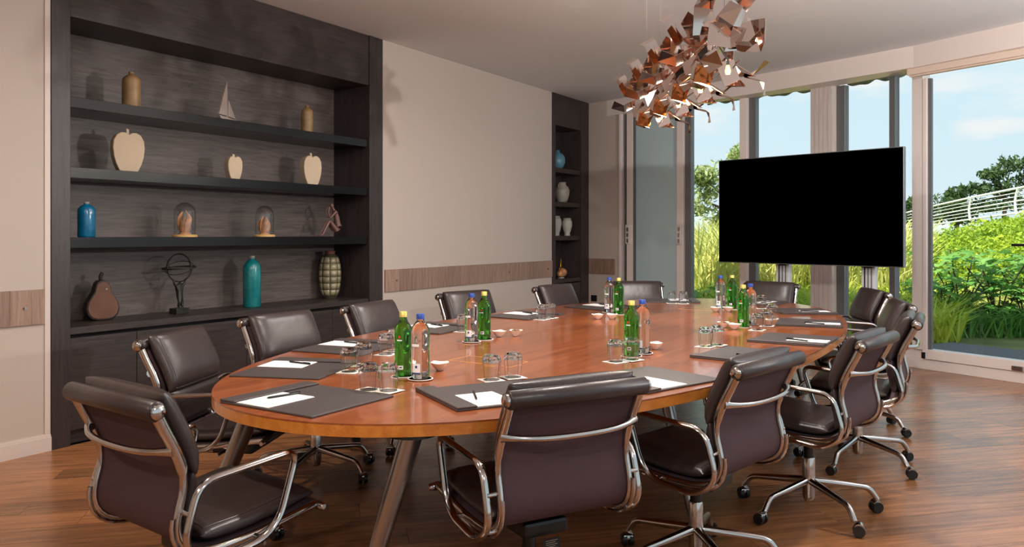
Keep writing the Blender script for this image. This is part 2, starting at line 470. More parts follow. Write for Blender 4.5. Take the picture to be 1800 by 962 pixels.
while v < 8.0:
    u = -3.0 - rnd.random() * PL
    while u < 13.0:
        g = 0.0009
        c4 = [(u + g, v + g), (u + PL - g, v + g), (u + PL - g, v + PW - g), (u + g, v + PW - g)]
        w4 = [((a - b) * S2, (a + b) * S2) for a, b in c4]
        poly = clip_poly(w4, ROOM)
        if len(poly) >= 3:
            cx = sum(p[0] for p in poly) / len(poly); cy = sum(p[1] for p in poly) / len(poly)
            area = abs(sum(poly[i][0] * poly[(i + 1) % len(poly)][1] - poly[(i + 1) % len(poly)][0] * poly[i][1] for i in range(len(poly)))) / 2
            seen = False
            for p in poly + [(cx, cy)]:
                q = Vector((p[0], p[1], 0)) - EYE; Z = q.dot(F_)
                if Z > 0.5:
                    sx = 900 + 1400 * q.dot(R_) / Z; sy = 412 + 1400 * 1.33 / Z
                    if -150 < sx < 1950 and sy < 1010: seen = True
            if area > 0.004:
                ang = math.pi / 4
                loc = [((p[0] - cx) * math.cos(ang) + (p[1] - cy) * math.sin(ang), -(p[0] - cx) * math.sin(ang) + (p[1] - cy) * math.cos(ang)) for p in poly]
                if seen and n_planks < 290:
                    o = MB().prism(loc, -0.014, 0.0).build('plank', M_floor, fl, loc=(cx, cy, 0), rz=ang)
                    n_planks += 1
                else:
                    rest.prism([(p[0], p[1]) for p in poly], -0.014, 0.0)
        u += PL
    v += PW
if rest.v:
    o = bw(rest, 'plank_field', M_floor, fl); o['kind'] = 'stuff'

# baseboards
def skirting(mb, y0, y1):
    for x, z0, z1 in ((0.018, 0.0, 0.085), (0.012, 0.085, 0.098), (0.007, 0.098, 0.106)):
        mb.box(0.0, x, y0, y1, z0, z1)
struct((lambda m: (skirting(m, -2.6, 2.64), m)[1])(MB()), 'baseboard_left', M_trimw)
struct((lambda m: (skirting(m, 5.7, 8.95), m)[1])(MB()), 'baseboard_middle', M_trimw)
struct(MB().box(0.02, a_w, -0.014, 0.0, 0.0, 0.1, FM1), 'baseboard_window', M_trimw)
struct(MB().box(0, 0.008, 2.605, 2.638, 0.106, H), 'trim_1', M_trimw)

# chair-rail strips made of upright walnut boards
def rail(name, y0, y1, n):
    o = sempty(name, (0, y0, 0.784))
    w = (y1 - y0) / n
    for i in range(n):
        MB().box(0.0, 0.016, 0.0008, w - 0.0008, 0, 0.21).build('rail_board', M_rail, o, loc=(0, i * w, 0))
    return o
rail_a = rail('trim_2', -2.6, 2.60, 26)
rail_b = rail('trim_3', 5.72, 8.94, 16)
rail_c = sempty('trim_4', FM1 @ Vector((0.0, 0, 0.784)))
ang1 = math.atan2(D1.y, D1.x); ang2 = math.atan2(D2.y, D2.x)
for i in range(4):
    w = f1(1081) / 4
    q = D1 * (i * w)
    MB().box(0.0005, w - 0.0005, -0.016, 0, 0, 0.21).build('rail_board', M_rail, rail_c, loc=(q.x, q.y, 0), rz=ang1)
for (r_, pxs) in ((rail_a, (43,)), (rail_b, (697, 895, 963))):
    for px in pxs:
        y, t = along_x(px, 0.016)
        bw(MB().tube([(0.016, y, 0.888), (0.03, y, 0.888)], [0.006, 0.008], 8), 'peg', M_steel, r_, smooth=True)
q = FM1 @ Vector((f1(1045) - 0.045, -0.022, 0.40))
so = empty('wall_socket', q, ang1, 'small black wall socket low beside the corner niche', 'socket')
MB().box(0, 0.09, 0, 0.022, 0, 0.085).build('plate', M_plastic, so, bevel=0.003)
for k in (0.027, 0.063): MB().tube([(k, -0.001, 0.042), (k, 0.004, 0.042)], 0.012, 10).build('outlet', M_gap, so)

# ---- beam over the windows
bl = [(0.20, 9.97), (2.519, 9.233), (4.204, 8.619), (5.102, 8.149), (7.6, 6.85)]
br_ = [(7.6, V2.y), (V1.x, V1.y), (0.20, 9.97)]
beam_poly = bl + br_[:2] + [(0.25, 9.98)]
struct(MB().prism(beam_poly, 2.95, H), 'trim_5', M_frame)

# ---- window frames
def fbox(M, a0, a1, n0, n1, z0, z1): return MB().box(a0, a1, n0, n1, z0, z1, M)
GZ0, GZ1 = 0.19, 2.95
wi = {'n': 0}
def window(M, d, a0, a1, frame_l=0.0, frame_r=0.0, mat_l=None, mat_r=None, pane=None, n=0.05):
    """one pane with its stiles, standing on the sill"""
    wi['n'] += 1
    root = sempty('window_%d' % wi['n'], M @ Vector((a0, 0, 0)))
    if frame_l: bw(fbox(M, a0, a0 + frame_l, n - 0.03, n + 0.05, GZ0, GZ1), 'stile', mat_l or M_alu, root)
    if frame_r: bw(fbox(M, a1 - frame_r, a1, n - 0.03, n + 0.05, GZ0, GZ1), 'stile', mat_r or M_alu, root)
    bw(fbox(M, a0 + frame_l, a1 - frame_r, n - 0.004, n + 0.004, GZ0, GZ1), 'pane', pane or M_pane, root)
    return root
# sills, plinths
sl = sempty('trim_6', (0, 0, 0))
bw(fbox(FM1, a_w, L1 + 0.02, -0.02, 0.14, 0.0, GZ0), 'sill', M_frame, sl, bevel=0.004)
bw(fbox(FM2, -0.02, L2, -0.02, 0.14, 0.0, 0.10), 'sill', M_frame, sl, bevel=0.004)
bw(fbox(FM2, 0, L2, 0.0, 0.14, 0.10, GZ0), 'sill', M_frame, sl, bevel=0.004)
# sliding glass door parked before the outside wall
dr = sempty('door_1', FM1 @ Vector((a_w, 0, 0)))
A = f1
bw(fbox(FM1, A(1090), A(1094), -0.03, 0.05, 0.02, 2.95), 'jamb', M_frame, dr, bevel=0.003)
bw(fbox(FM1, A(1094), A(1102), 0.05, 0.12, GZ0, 2.95), 'track_gap', M_gap, dr)
bw(fbox(FM1, A(1097), A(1098.5), 0.02, 0.06, GZ0, 2.95), 'track_strip', M_steel, dr)
bw(fbox(FM1, A(1102), A(1113), -0.01, 0.07, GZ0, 2.95), 'stile', M_frame, dr, bevel=0.004)
bw(fbox(FM1, A(1190), A(1202), -0.01, 0.07, GZ0, 2.95), 'stile', M_frame, dr, bevel=0.004)
bw(fbox(FM1, A(1203), A(1213), 0.02, 0.10, GZ0, 2.95), 'stile', M_alu, dr)
bw(fbox(FM1, A(1113), A(1116), 0.0, 0.06, GZ0, 2.95), 'seal', M_alu, dr)
bw(fbox(FM1, A(1116), A(1190), 0.026, 0.034, GZ0, 2.95), 'pane', M_panegreen, dr)
for px in (1104, 1193.5):
    a = A(px)
    hd = bw(fbox(FM1, a - 0.02, a + 0.05, -0.035, -0.01, 1.20, 1.46), 'handle', M_frame, dr, bevel=0.006)
    MBh = MB()
    for k in range(3): MBh.box(a + 0.008, a + 0.03, -0.05, -0.035, 1.22 + k * 0.075, 1.27 + k * 0.075, FM1)
    mh = MBh
    mh.v = [(x - dr.location.x, y - dr.location.y, z) for x, y, z in mh.v]
    mh.build('finger_pull', M_steel, hd)
w1 = window(FM1, D1, A(1213), A(1303))
po = sempty('trim_7', FM1 @ Vector((A(1302), 0, 0)))
bw(fbox(FM1, A(1302), A(1315), -0.03, 0.10, GZ0, 2.95), 'post', M_frame, po, bevel=0.004)
window(FM1, D1, A(1315), A(1429), A(1327) - A(1315), 0.0)
co = sempty('trim_8', FM1 @ Vector((A(1428), 0, 0)))
bw(MB().prism([tuple((FM1 @ Vector((A(1428), -0.05, 0))).xy), tuple((FM2 @ Vector((f2(1468), -0.05, 0))).xy), tuple((FM2 @ Vector((f2(1468), 0.14, 0))).xy), tuple((FM1 @ Vector((L1, 0.18, 0))).xy), tuple((FM1 @ Vector((A(1428), 0.14, 0))).xy)], 0.0, 2.95), 'column_core', M_colpanel, co)
c0 = FM1 @ Vector((A(1428), -0.056, 0)); c1 = FM2 @ Vector((f2(1468), -0.056, 0))
for k in range(5):
    p0 = c0.lerp(c1, k / 5 + 0.008); p1 = c0.lerp(c1, (k + 1) / 5 - 0.008)
    dd = (c1 - c0).normalized(); nn = Vector((-dd.y, dd.x, 0))
    bw(MB().prism([tuple(p0.xy), tuple(p1.xy), tuple((p1 + nn * 0.012).xy), tuple((p0 + nn * 0.012).xy)], 0.0, 2.95), 'column_board', M_colpanel, co)
window(FM2, D2, f2(1469), f2(1562), f2(1482) - f2(1469), 0.0)
window(FM2, D2, f2(1561), f2(1608), f2(1571) - f2(1561), 0.0)
po2 = sempty('trim_9', FM2 @ Vector((f2(1606), 0, 0)))
bw(fbox(FM2, f2(1606), f2(1625), -0.03, 0.10, GZ0, 2.95), 'post', M_frame, po2, bevel=0.004)
# sliding door at the right with its own frame
d2 = sempty('door_2', FM2 @ Vector((f2(1625), 0, 0)))
b0 = f2(1625)
bw(fbox(FM2, b0, f2(1632), -0.035, 0.03, 0.10, 2.86), 'stile', M_frame, d2, bevel=0.004)
bw(fbox(FM2, f2(1632), f2(1637), -0.01, 0.03, GZ0, 2.86), 'seal', M_alu, d2)
e1 = f2(1806); e2 = e1 + 0.10
bw(fbox(FM2, f2(1632), e2, -0.035, 0.03, 0.105, GZ0 + 0.01), 'rail', M_frame, d2, bevel=0.004)
bw(fbox(FM2, e1, e2, -0.035, 0.03, 0.10, 2.86), 'stile', M_frame, d2, bevel=0.004)
bw(fbox(FM2, f2(1786), e1 + 0.05, -0.085, -0.065, 1.222, 1.247), 'lever', M_plastic, d2, bevel=0.004)
bw(fbox(FM2, e1 + 0.03, e1 + 0.07, -0.085, -0.035, 1.215, 1.255), 'lever_neck', M_plastic, d2, bevel=0.004)
bw(fbox(FM2, f2(1637), e1, -0.006, 0.002, GZ0 + 0.01, 2.88), 'pane', M_pane, d2)
bw(fbox(FM2, b0 - 0.005, b0 + 0.03, -0.045, -0.035, 0.11, 0.17), 'stop', M_plastic, d2)
bw(fbox(FM2, f2(1783), f2(1803), -0.055, -0.035, 0.115, 0.155), 'latch', M_steel, d2, bevel=0.004)
window(FM2, D2, e2, L2 - 0.02, 0.08, 0.08, M_frame, M_frame)
bc = empty('roller_blind', FM2 @ Vector((f2(1614), -0.30, 2.86)), 0, 'cream rolled-up blind cassette above the right sliding door', 'blind')
bw(fbox(FM2, f2(1614), L2 - 0.3, -0.20, -0.08, 2.885, 2.95), 'cassette', M_blind, bc, bevel=0.006)
bw(fbox(FM2, f2(1616), L2 - 0.3, -0.17, -0.11, 2.872, 2.886), 'hem_bar', M_blind, bc)
# right wall: glazed side beyond the picture
rw = MB().box(7.6, 7.75, -2.6, V2.y + 0.05, -0.05, 0.19).box(7.6, 7.75, -2.6, V2.y + 0.05, 2.86, H)
y = -2.6
while y < V2.y:
    rw.box(7.6, 7.72, y, y + 0.12, 0.19, 2.86); y += 1.62
rw.box(7.6, 7.75, V2.y - 0.12, V2.y + 0.05, 0.19, 2.86)
struct(rw, 'wall_right', M_frame)
wr = sempty('window_9', (7.66, -2.6, 0.19))
y = -2.6
while y + 0.12 < V2.y - 0.2:
    bw(MB().box(7.656, 7.664, y + 0.12, min(y + 1.62, V2.y - 0.12), 0.19, 2.86), 'pane', M_pane, wr); y += 1.62
# outside: wall stub behind the parked door, awning edge
n1_ = Vector((-D1.y, D1.x, 0))
struct(MB().box(-0.6, fa(1209, V0 + n1_ * 0.55, D1), 0.55, 0.70, -0.1, 3.4, FM1), 'wall_outside', M_rendered)
aw = empty('awning', FM1 @ Vector((A(1213), 0.5, 2.9)), 0, 'grey-green awning with a scalloped hem above the windows outside', 'awning')
def scallop(M, a0, a1, n, parent):
    m = MB(); k = max(4, int((a1 - a0) / 0.03)); top = []; 
    for i in range(k + 1):
        a = a0 + (a1 - a0) * i / k
        z = 3.03 - 0.030 * abs(math.sin(a * 9.0)) - 0.008 * math.sin(a * 31)
        top.append((a, z))
    vs = []; fs = []
    for a, z in top:
        for nn, zz in ((n, 3.14), (n, z), (n + 0.012, z), (n + 0.012, 3.14)): vs.append(M @ Vector((a, nn, zz)))
    for i in range(k):
        p = 4 * i; r = p + 4
        for e in range(4): fs.append((p + e, r + e, r + (e + 1) % 4, p + (e + 1) % 4))
    m.add(vs, fs); return bw(m, 'valance', M_awning, parent)
scallop(FM1, A(1213), L1, 0.42, aw); scallop(FM2, 0.0, f2(1612), 0.42, aw)
bw(fbox(FM1, A(1205), L1 + 0.05, 0.14, 0.434, 3.12, 3.15), 'cloth', M_awning, aw)
bw(fbox(FM2, -0.05, f2(1612), 0.14, 0.434, 3.12, 3.15), 'cloth', M_awning, aw)

# ------------------------------------------------------------------ bookcase, cabinet, worktop
BY0, NY0, NY1, BY1 = 2.64, 2.759, 5.507, 5.694
bk = empty('bookcase', (0, BY0, 0), 0, 'tall dark wenge built-in bookcase with three glossy black shelves', 'bookcase')
bw(MB().box(-0.60, 0.012, BY0 + 0.002, NY0, 0, H), 'side_stile', M_wenge_up, bk, bevel=0.002)
bw(MB().box(-0.60, 0.012, NY1, 5.596, 0, H), 'side_stile', M_wenge_up, bk, bevel=0.002)
bw(MB().box(-0.10, 0.008, 5.602, BY1 - 0.002, 0, H), 'outer_stile', M_wenge_up, bk, bevel=0.002)
bw(MB().box(-0.47, -0.44, NY0, NY1, 0.70, 2.72), 'back_panel', M_wenge_lit, bk)
bw(MB().box(-0.46, 0.004, NY0 + 0.004, NY1 - 0.004, 2.70, H), 'header', M_wenge, bk, bevel=0.002)
SHZ = (2.20, 1.755, 1.31)
for z in SHZ: bw(MB().box(-0.44, -0.006, NY0 + 0.001, NY1 - 0.001, z - 0.068, z), 'shelf', M_black, bk, bevel=0.002)
wt = empty('worktop', (0, NY0, 0.697), 0, 'dark wenge worktop running along the foot of the bookcase', 'worktop')
bw(MB().box(-0.44, 0.002, NY0 + 0.001, NY1 - 0.001, 0.697, 0.740), 'slab', M_wenge, wt, bevel=0.002)
cb = empty('base_cabinet', (0, NY0, 0), 0, 'low dark wenge cabinet with six flat doors under the worktop', 'cabinet')
bw(MB().box(-0.44, -0.03, NY0 + 0.001, NY1 - 0.001, 0.09, 0.696), 'carcass', M_black, cb)
bw(MB().box(-0.44, -0.05, NY0 + 0.001, NY1 - 0.001, 0, 0.09), 'plinth', M_wenge, cb)
dw = (NY1 - NY0) / 6
for i in range(6):
    MB().box(-0.022, 0.0, 0.002, dw - 0.002, 0.093, 0.672).build('door', M_wenge, cb, loc=(-0.004, i * dw, 0), bevel=0.0015)

# narrow niche by the corner
nk = empty('display_niche', (0, 8.95, 0), 0, 'narrow dark wenge display niche beside the window corner', 'shelving')
QY0, QY1 = 9.03, 9.76
bw(MB().box(-0.60, 0.012, 8.953, QY0, 0, H), 'side_stile', M_wenge_up, nk, bevel=0.002)
bw(MB().box(-0.60, 0.012, QY1, 9.983, 0, H), 'side_stile', M_wenge_up, nk, bevel=0.002)
bw(MB().box(-0.34, -0.31, QY0, QY1, 0, 2.80), 'back_panel', M_wenge_up, nk)
bw(MB().box(-0.33, 0.006, QY0 + 0.002, QY1 - 0.002, 2.75, H), 'header', M_wenge_up, nk)
for z in SHZ: bw(MB().box(-0.31, -0.008, QY0, QY1, z - 0.06, z), 'shelf', M_wenge, nk, bevel=0.002)
bw(MB().box(-0.31, 0.002, QY0, QY1, 0.69, 0.74), 'shelf', M_wenge, nk, bevel=0.002)
bw(MB().box(-0.02, 0.0, QY0 + 0.003, QY1 - 0.003, 0.08, 0.675), 'door', M_wenge_up, nk)
bw(MB().box(-0.31, -0.03, QY0, QY1, 0, 0.08), 'plinth', M_wenge, nk)

# ------------------------------------------------------------------ conference table
TX, TY, TA, TB, TN, TT = 2.95, 4.49, 1.235, 2.73, 2.15, 0.74
def half_w(y, inset=0.0):
    q = min(1.0, abs(y - TY) / (TB - inset))
    return (TA - inset) * max(0.0, 1 - q ** TN) ** (1 / TN)
tb = empty('conference_table', (TX, TY, 0), 0, 'long oval cherry-wood conference table with splayed polished legs', 'table')
def table_section(y0, y1, inset, z0, z1):
    ys = []
    n = 40
    for i in range(n + 1):
        t = i / n
        ys.append(y0 + (y1 - y0) * t)
    if y0 <= TY - TB + 1e-6: ys = [y0 + (y1 - y0) * (1 - math.cos(math.pi / 2 * i / n)) for i in range(n + 1)]
    if y1 >= TY + TB - 1e-6: ys = [y0 + (y1 - y0) * math.sin(math.pi / 2 * i / n) for i in range(n + 1)]
    R = []; L = []
    for y in ys:
        w = half_w(y, inset)
        R.append((TX + w, y)); L.append((TX - w, y))
    pts = R + L[::-1]
    out = []
    for p in pts:
        if not out or (abs(p[0] - out[-1][0]) + abs(p[1] - out[-1][1])) > 1e-5: out.append(p)
    if (abs(out[0][0] - out[-1][0]) + abs(out[0][1] - out[-1][1])) < 1e-5: out.pop()
    return out
SEAMS = (TY - TB, 3.47, 5.72, TY + TB)
for i in range(3):
    a = SEAMS[i] + (0.0008 if i else 0); b = SEAMS[i + 1] - (0.0008 if i < 2 else 0)
    if i == 0: out = table_section(SEAMS[0], b, 0.0, 0, 0)
    elif i == 2: out = table_section(a, SEAMS[3], 0.0, 0, 0)
    else: out = table_section(a, b, 0.0, 0, 0)
    bw(MB().prism(out, TT - 0.006, TT), 'top_panel', M_table, tb)
    bw(MB().prism(out, TT - 0.042, TT - 0.006), 'edge_band', M_edge, tb)
for (y0, y1) in ((3.0, 3.16), (6.02, 6.18)):
    fp = bw(MB().box(TX - 0.163, TX + 0.165, y0, y1, TT - 0.002, TT + 0.0006), 'cable_flap', M_table, tb)
    m = MB()
    for yy in (y0, y1): m.box(TX - 0.166, TX + 0.168, yy - 0.0025, yy + 0.0025, TT - 0.002, TT + 0.0010)
    for xx in (TX - 0.166, TX + 0.168): m.box(xx - 0.002, xx + 0.002, y0, y1, TT - 0.002, TT + 0.0010)
    m.v = [(x - TX, y - TY, z) for x, y, z in m.v]
    m.build('inlay', M_inlay, fp)
legs = [((3.38, 2.00), (3.20, 1.90)), ((2.50, 2.12), (2.26, 1.98)), ((3.58, 3.62), (3.80, 3.50)), ((2.32, 3.62), (2.10, 3.50)),
        ((3.58, 5.40), (3.80, 5.52)), ((2.32, 5.40), (2.10, 5.52)), ((3.38, 6.95), (3.52, 7.05)), ((2.52, 6.95), (2.38, 7.05))]
for (tx, ty), (bx, by) in legs:
    lg = bw(MB().tube([(tx, ty, 0.690), (tx + (bx - tx) * 0.5, ty + (by - ty) * 0.5, 0.345), (bx, by, 0.0)], [0.044, 0.036, 0.025], 14, flat=(Vector((1, 0, 0)), 0.75)), 'leg', M_steel, tb, smooth=True)
    m = MB().lathe([(0.085, 0.0), (0.085, 0.010)], 20, (tx, ty, 0.688)); m.v = [(x - TX, y - TY, z) for x, y, z in m.v]
    m.build('mounting_plate', M_plastic, lg, smooth=True)

# ------------------------------------------------------------------ office chair (front towards +y)
PROF = [(-.308, .845), (-.282, .79), (-.247, .72), (-.226, .66), (-.224, .60), (-.236, .55), (-.243, .505), (-.232, .462), (-.195, .430), (-.13, .414), (0, .416), (.12, .430), (.20, .442), (.245, .446)]
PP = spline([(0, s, z) for s, z in PROF], 6)
cum = [0.0]
for i in range(1, len(PP)): cum.append(cum[-1] + (PP[i] - PP[i - 1]).length)
def prof(d):
    if d < 0:
        p, n = prof(0.001); return p + Vector((0, n.z, -n.y)) * d, n
    d = max(0.0, min(cum[-1] - 1e-6, d))
    for i in range(1, len(PP)):
        if cum[i] >= d:
            t = (d - cum[i - 1]) / (cum[i] - cum[i - 1])
            p = PP[i - 1].lerp(PP[i], t)
            a = max(0, i - 3); b = min(len(PP) - 1, i + 2)
            tg = (PP[b] - PP[a]).normalized()
            return p, Vector((0, -tg.z, tg.y))      # normal on the sitter's side
def pad_mesh(d0, d1, w, T, nu=18, nv=14, p=5.0, wrap=0.0):
    """cushion lying on the sling between two lengths of the profile"""
    m = MB(); 
    def th(a, b): return T * max(0.0, 1 - abs(a) ** p) ** (1 / 2.2) * max(0.0, 1 - abs(b) ** p) ** (1 / 2.2)
    us = [math.sin(math.pi / 2 * (2 * i / nu - 1)) for i in range(nu + 1)]
    vs_ = [math.sin(math.pi / 2 * (2 * i / nv - 1)) for i in range(nv + 1)]
    idx = {}
    vs = []
    for side in (0, 1):
        for i, a in enumerate(us):
            for j, b in enumerate(vs_):
                q, n = prof((d0 + d1) / 2 + (d1 - d0) / 2 * b)
                if side == 1 and (i in (0, nu) or j in (0, nv)): idx[(1, i, j)] = idx[(0, i, j)]; continue
                t = th(a, b)
                off = 0.004 + T * 0.45 + (t * 0.62 if side == 0 else -t * 0.45)
                pos = q + n * off; pos = Vector((a * w, pos.y, pos.z))
                idx[(side, i, j)] = len(vs); vs.append(pos)
    fs = []
    for i in range(nu):
        for j in range(nv):
            for side in (0, 1):
                f = (idx[(side, i, j)], idx[(side, i + 1, j)], idx[(side, i + 1, j + 1)], idx[(side, i, j + 1)])
                fs.append(f if side == 0 else f[::-1])
    return m.add(vs, fs)
HW = 0.238
def make_chair():
    c = empty('office_chair', (0, 0, 0))
    up = pad_mesh(-0.026, 0.228, 0.228, 0.078).build('upper_back_pad', M_leather, c, smooth=True, angle=80)
    pad_mesh(0.222, 0.425, 0.225, 0.062).build('lower_back_pad', M_leather, c, smooth=True, angle=80)
    st = pad_mesh(0.475, cum[-1] - 0.004, 0.228, 0.060, p=6).build('seat_pad', M_leather, c, smooth=True, angle=80)
    # stitched seams running round the pads
    for pad, a0, a1, w, T, pp in ((up, -0.026, 0.228, 0.228, 0.078, 5.0), (st, 0.475, cum[-1] - 0.004, 0.228, 0.060, 6.0)):
        loop = []; K = 10
        ring_ = [(-1, t / K * 2 - 1) for t in range(K)] + [(t / K * 2 - 1, 1) for t in range(K)] + [(1, 1 - t / K * 2) for t in range(K)] + [(1 - t / K * 2, -1) for t in range(K)]
        for (a, b) in ring_:
            a *= 0.90; b *= 0.90
            t_ = T * (1 - abs(a) ** pp) ** (1 / 2.2) * (1 - abs(b) ** pp) ** (1 / 2.2)
            q, n = prof((a0 + a1) / 2 + (a1 - a0) / 2 * b); pos = q + n * (0.004 + T * 0.45 + t_ * 0.62 - 0.0004)
            loop.append((a * w, pos.y, pos.z))
        MB().tube(loop, 0.0016, 5, closed=True).build('seam_piping', M_leather, pad, smooth=True)
    # sling
    m = MB(); vs = []; fs = []
    N = 44
    for i in range(N + 1):
        q, n = prof(cum[-1] * i / N)
        for x in (-HW + 0.006, HW - 0.006):
            for e in (0.004, -0.002): vs.append((x, (q + n * e).y, (q + n * e).z))
    for i in range(N):
        a = 4 * i; b = a + 4
        fs += [(a, a + 2, b + 2, b), (a + 1, b + 1, b + 3, a + 3), (a, b, b + 1, a + 1), (a + 2, a + 3, b + 3, b + 2)]
    m.add(vs, fs).build('sling', M_mesh, c, smooth=True, angle=30)
    # leather roll at the top, round bar at the seat front
    tp = PP[0] + Vector((0, -0.008, -0.002))
    rl = MB().tube([(x, tp.y, tp.z) for x in (-0.252, -0.246, 0.246, 0.252)], [0.024, 0.029, 0.029, 0.024], 16).build('top_roll', M_leather, c, smooth=True, angle=60)
    fr = PP[-1] + Vector((0, 0.004, -0.012))
    MB().tube([(x, fr.y, fr.z) for x in (-0.25, 0.25)], 0.015, 12).build('front_roll', M_leather, c, smooth=True, angle=60)
    for s in (-1, 1):
        m = MB()
        m.tube([(s * x, tp.y, tp.z) for x in (0.246, 0.260, 0.266)], [0.0215, 0.0215, 0.014], 14)
        m.build('roll_cap', M_chrome, rl, smooth=True, angle=50)
        m = MB().tube([(s * x, fr.y, fr.z) for x in (0.236, 0.262, 0.268)], [0.013, 0.013, 0.008], 12)
        m.build('front_cap', M_chrome, c, smooth=True, angle=50)
    # cast side frames
    for s in (-1, 1):
        pts = []
        for i in range(41):
            q, n = prof(0.018 + (cum[-1] - 0.018) * i / 40); pts.append((s * HW, (q - n * 0.006).y, (q - n * 0.006).z))
        rs = []
        for i in range(41):
            t = i / 40; rs.append(0.017 if t < 0.22 else (0.012 if t < 0.5 else 0.013))
        sf = MB().tube(pts, rs, 10, flat=(Vector((1, 0, 0)), 0.85)).build('side_frame', M_chrome, c, smooth=True, angle=60)
        # flat reinforcing rib round the bend
        rib = []
        for i in range(15, 31):
            q, n = prof(cum[-1] * i / 40); rib.append((s * (HW + 0.004), (q - n * 0.024).y, (q - n * 0.024).z))
        MB().tube(rib, 0.007, 8).build('rib', M_chrome, sf, smooth=True)
    # bowed bar across the back, one under the seat
    q, n = prof(0.135)
    arc = [(x, q.y - 0.012 - 0.05 * (1 - (x / 0.243) ** 4) , q.z - 0.012 * (1 - (x / 0.243) ** 2)) for x in [(-0.243 + 0.486 * i / 20) for i in range(21)]]
    rs = [0.018 if i in (0, 20) else (0.013 if i in (1, 19) else 0.0105) for i in range(21)]
    MB().tube(arc, rs, 10).build('back_stretcher', M_chrome, c, smooth=True)
    MB().tube([(-0.243, -0.07, 0.404), (-0.12, -0.06, 0.385), (0.12, -0.06, 0.385), (0.243, -0.07, 0.404)], 0.012, 8).build('seat_stretcher', M_chrome, c, smooth=True)
    MB().tube([(-0.243, 0.08, 0.414), (-0.12, 0.07, 0.39), (0.12, 0.07, 0.39), (0.243, 0.08, 0.414)], 0.012, 8).build('seat_stretcher', M_chrome, c, smooth=True)
    # arm loops
    for s in (-1, 1):
        X = s * 0.278
        loop = [(X, -0.205, 0.628), (X, 0.135, 0.650), (X, 0.07, 0.455), (X, 0.01, 0.405), (X, -0.165, 0.385), (X, -0.255, 0.455)]
        ar = MB().tube(rounded(loop, 0.055, 5), 0.0105, 10, closed=True, flat=(Vector((1, 0, 0)), 1.25)).build('arm_loop', M_chrome, c, smooth=True)
        for (y, z) in ((-0.235, 0.545), (-0.225, 0.430), (0.0, 0.41)):
            MB().tube([(s * (HW - 0.002), y, z), (s * 0.279, y, z)], 0.008, 8).build('arm_bracket', M_chrome, ar, smooth=True, angle=50)
    # tilt box, column, star base
    MB().box(-0.085, 0.085, -0.12, 0.13, 0.335, 0.388).build('tilt_mechanism', M_plastic, c, bevel=0.012)
    MB().tube([(0.08, 0.02, 0.36), (0.24, 0.04, 0.372)], 0.006, 8).build('lever', M_steel, c, smooth=True)
    MB().lathe([(0.023, 0.22), (0.023, 0.345)], 14).build('gas_lift', M_plastic, c, smooth=True)
    hub = MB().lathe([(0.020, 0.055), (0.024, 0.06), (0.028, 0.075), (0.030, 0.16), (0.029, 0.255), (0.026, 0.262)], 16).build('hub', M_chrome, c, smooth=True, angle=60)
    for k in range(5):
        an = 2 * math.pi * k / 5 + 0.35
        lg = MB().tube(rounded([(0.02, 0, 0.150), (0.285, 0, 0.118), (0.322, 0, 0.062)], 0.03, 4, closed=False), [0.019] + [0.0135] * 6 + [0.014], 10).build('star_leg', M_chrome, c, smooth=True, rz=an)
        ca = (k * 2.4) % 6.28
        cs = MB()
        ex, ey = math.cos(ca), math.sin(ca)
        wx, wy = -ey, ex
        cxx, cyy = 0.330 + ex * 0.014, ey * 0.014
        for sgn in (-1, 1):
            a = (cxx + wx * 0.006 * sgn, cyy + wy * 0.006 * sgn, 0.0285); b = (cxx + wx * 0.024 * sgn, cyy + wy * 0.024 * sgn, 0.0285)
            cs.tube([a, b], [0.0285, 0.025], 14)
        cs.build('caster', M_plastic, lg, smooth=True, angle=50)
        hd = MB().tube([(cxx - wx * 0.019, cyy - wy * 0.019, 0.040), (cxx + wx * 0.019, cyy + wy * 0.019, 0.040)], 0.0215, 12)
        hd.build('caster_hood', M_chrome, lg, smooth=True, angle=50)
    return c
chair0 = make_chair()
def deg(fx, fy): return math.atan2(-fx, fy)     # turn +y towards (fx, fy)
# (roll centre or pad-top place, facing, set-back of that point, label)
CH = [
 ((2.785, 1.36), (0.085, 1.0), 0.305, 'dark brown leather swivel chair at the near end, back turned, leftmost in front'),
 ((3.88, 2.19), (-0.871, 0.492), 0.305, 'dark brown leather swivel chair nearest the camera, seen squarely from behind'),
 ((4.24, 3.03), (-0.978, 0.21), 0.305, 'leather swivel chair second from the front on the window side of the table'),
 ((4.49, 3.95), (-0.99, 0.144), 0.305, 'leather swivel chair third from the front on the window side of the table'),
 ((4.56, 5.00), (-1.0, -0.06), 0.305, 'leather swivel chair seen edge-on behind the third one on the window side'),
 ((4.40, 5.97), (-0.97, -0.25), 0.305, 'leather swivel chair fifth on the window side, half hidden by its neighbour'),
 ((4.05, 7.06), (-0.888, -0.46), 0.275, 'leather swivel chair at the far right, facing the camera before the glass'),
 ((3.09, 7.61), (-0.06, -1.0), 0.275, 'leather swivel chair at the far end of the table under the black screen'),
 ((2.00, 7.03), (0.53, -0.85), 0.275, 'leather swivel chair at the far end before the bluish sliding glass door'),
 ((1.577, 6.20), (0.986, -0.165), 0.275, 'leather swivel chair before the narrow display niche'),
 ((1.38, 5.12), (0.95, -0.30), 0.275, 'leather swivel chair before the beige wall, right behind the middle bottle pair'),
 ((1.447, 3.95), (0.997, 0.07), 0.275, 'leather swivel chair before the right end of the bookcase'),
 ((1.49, 3.14), (0.999, 0.02), 0.275, 'leather swivel chair second from the front on the bookcase side'),
 ((1.715, 2.315), (0.896, 0.443), 0.275, 'leather swivel chair nearest the camera on the bookcase side'),
]
STAR = {13: 0.63}
chairs = []
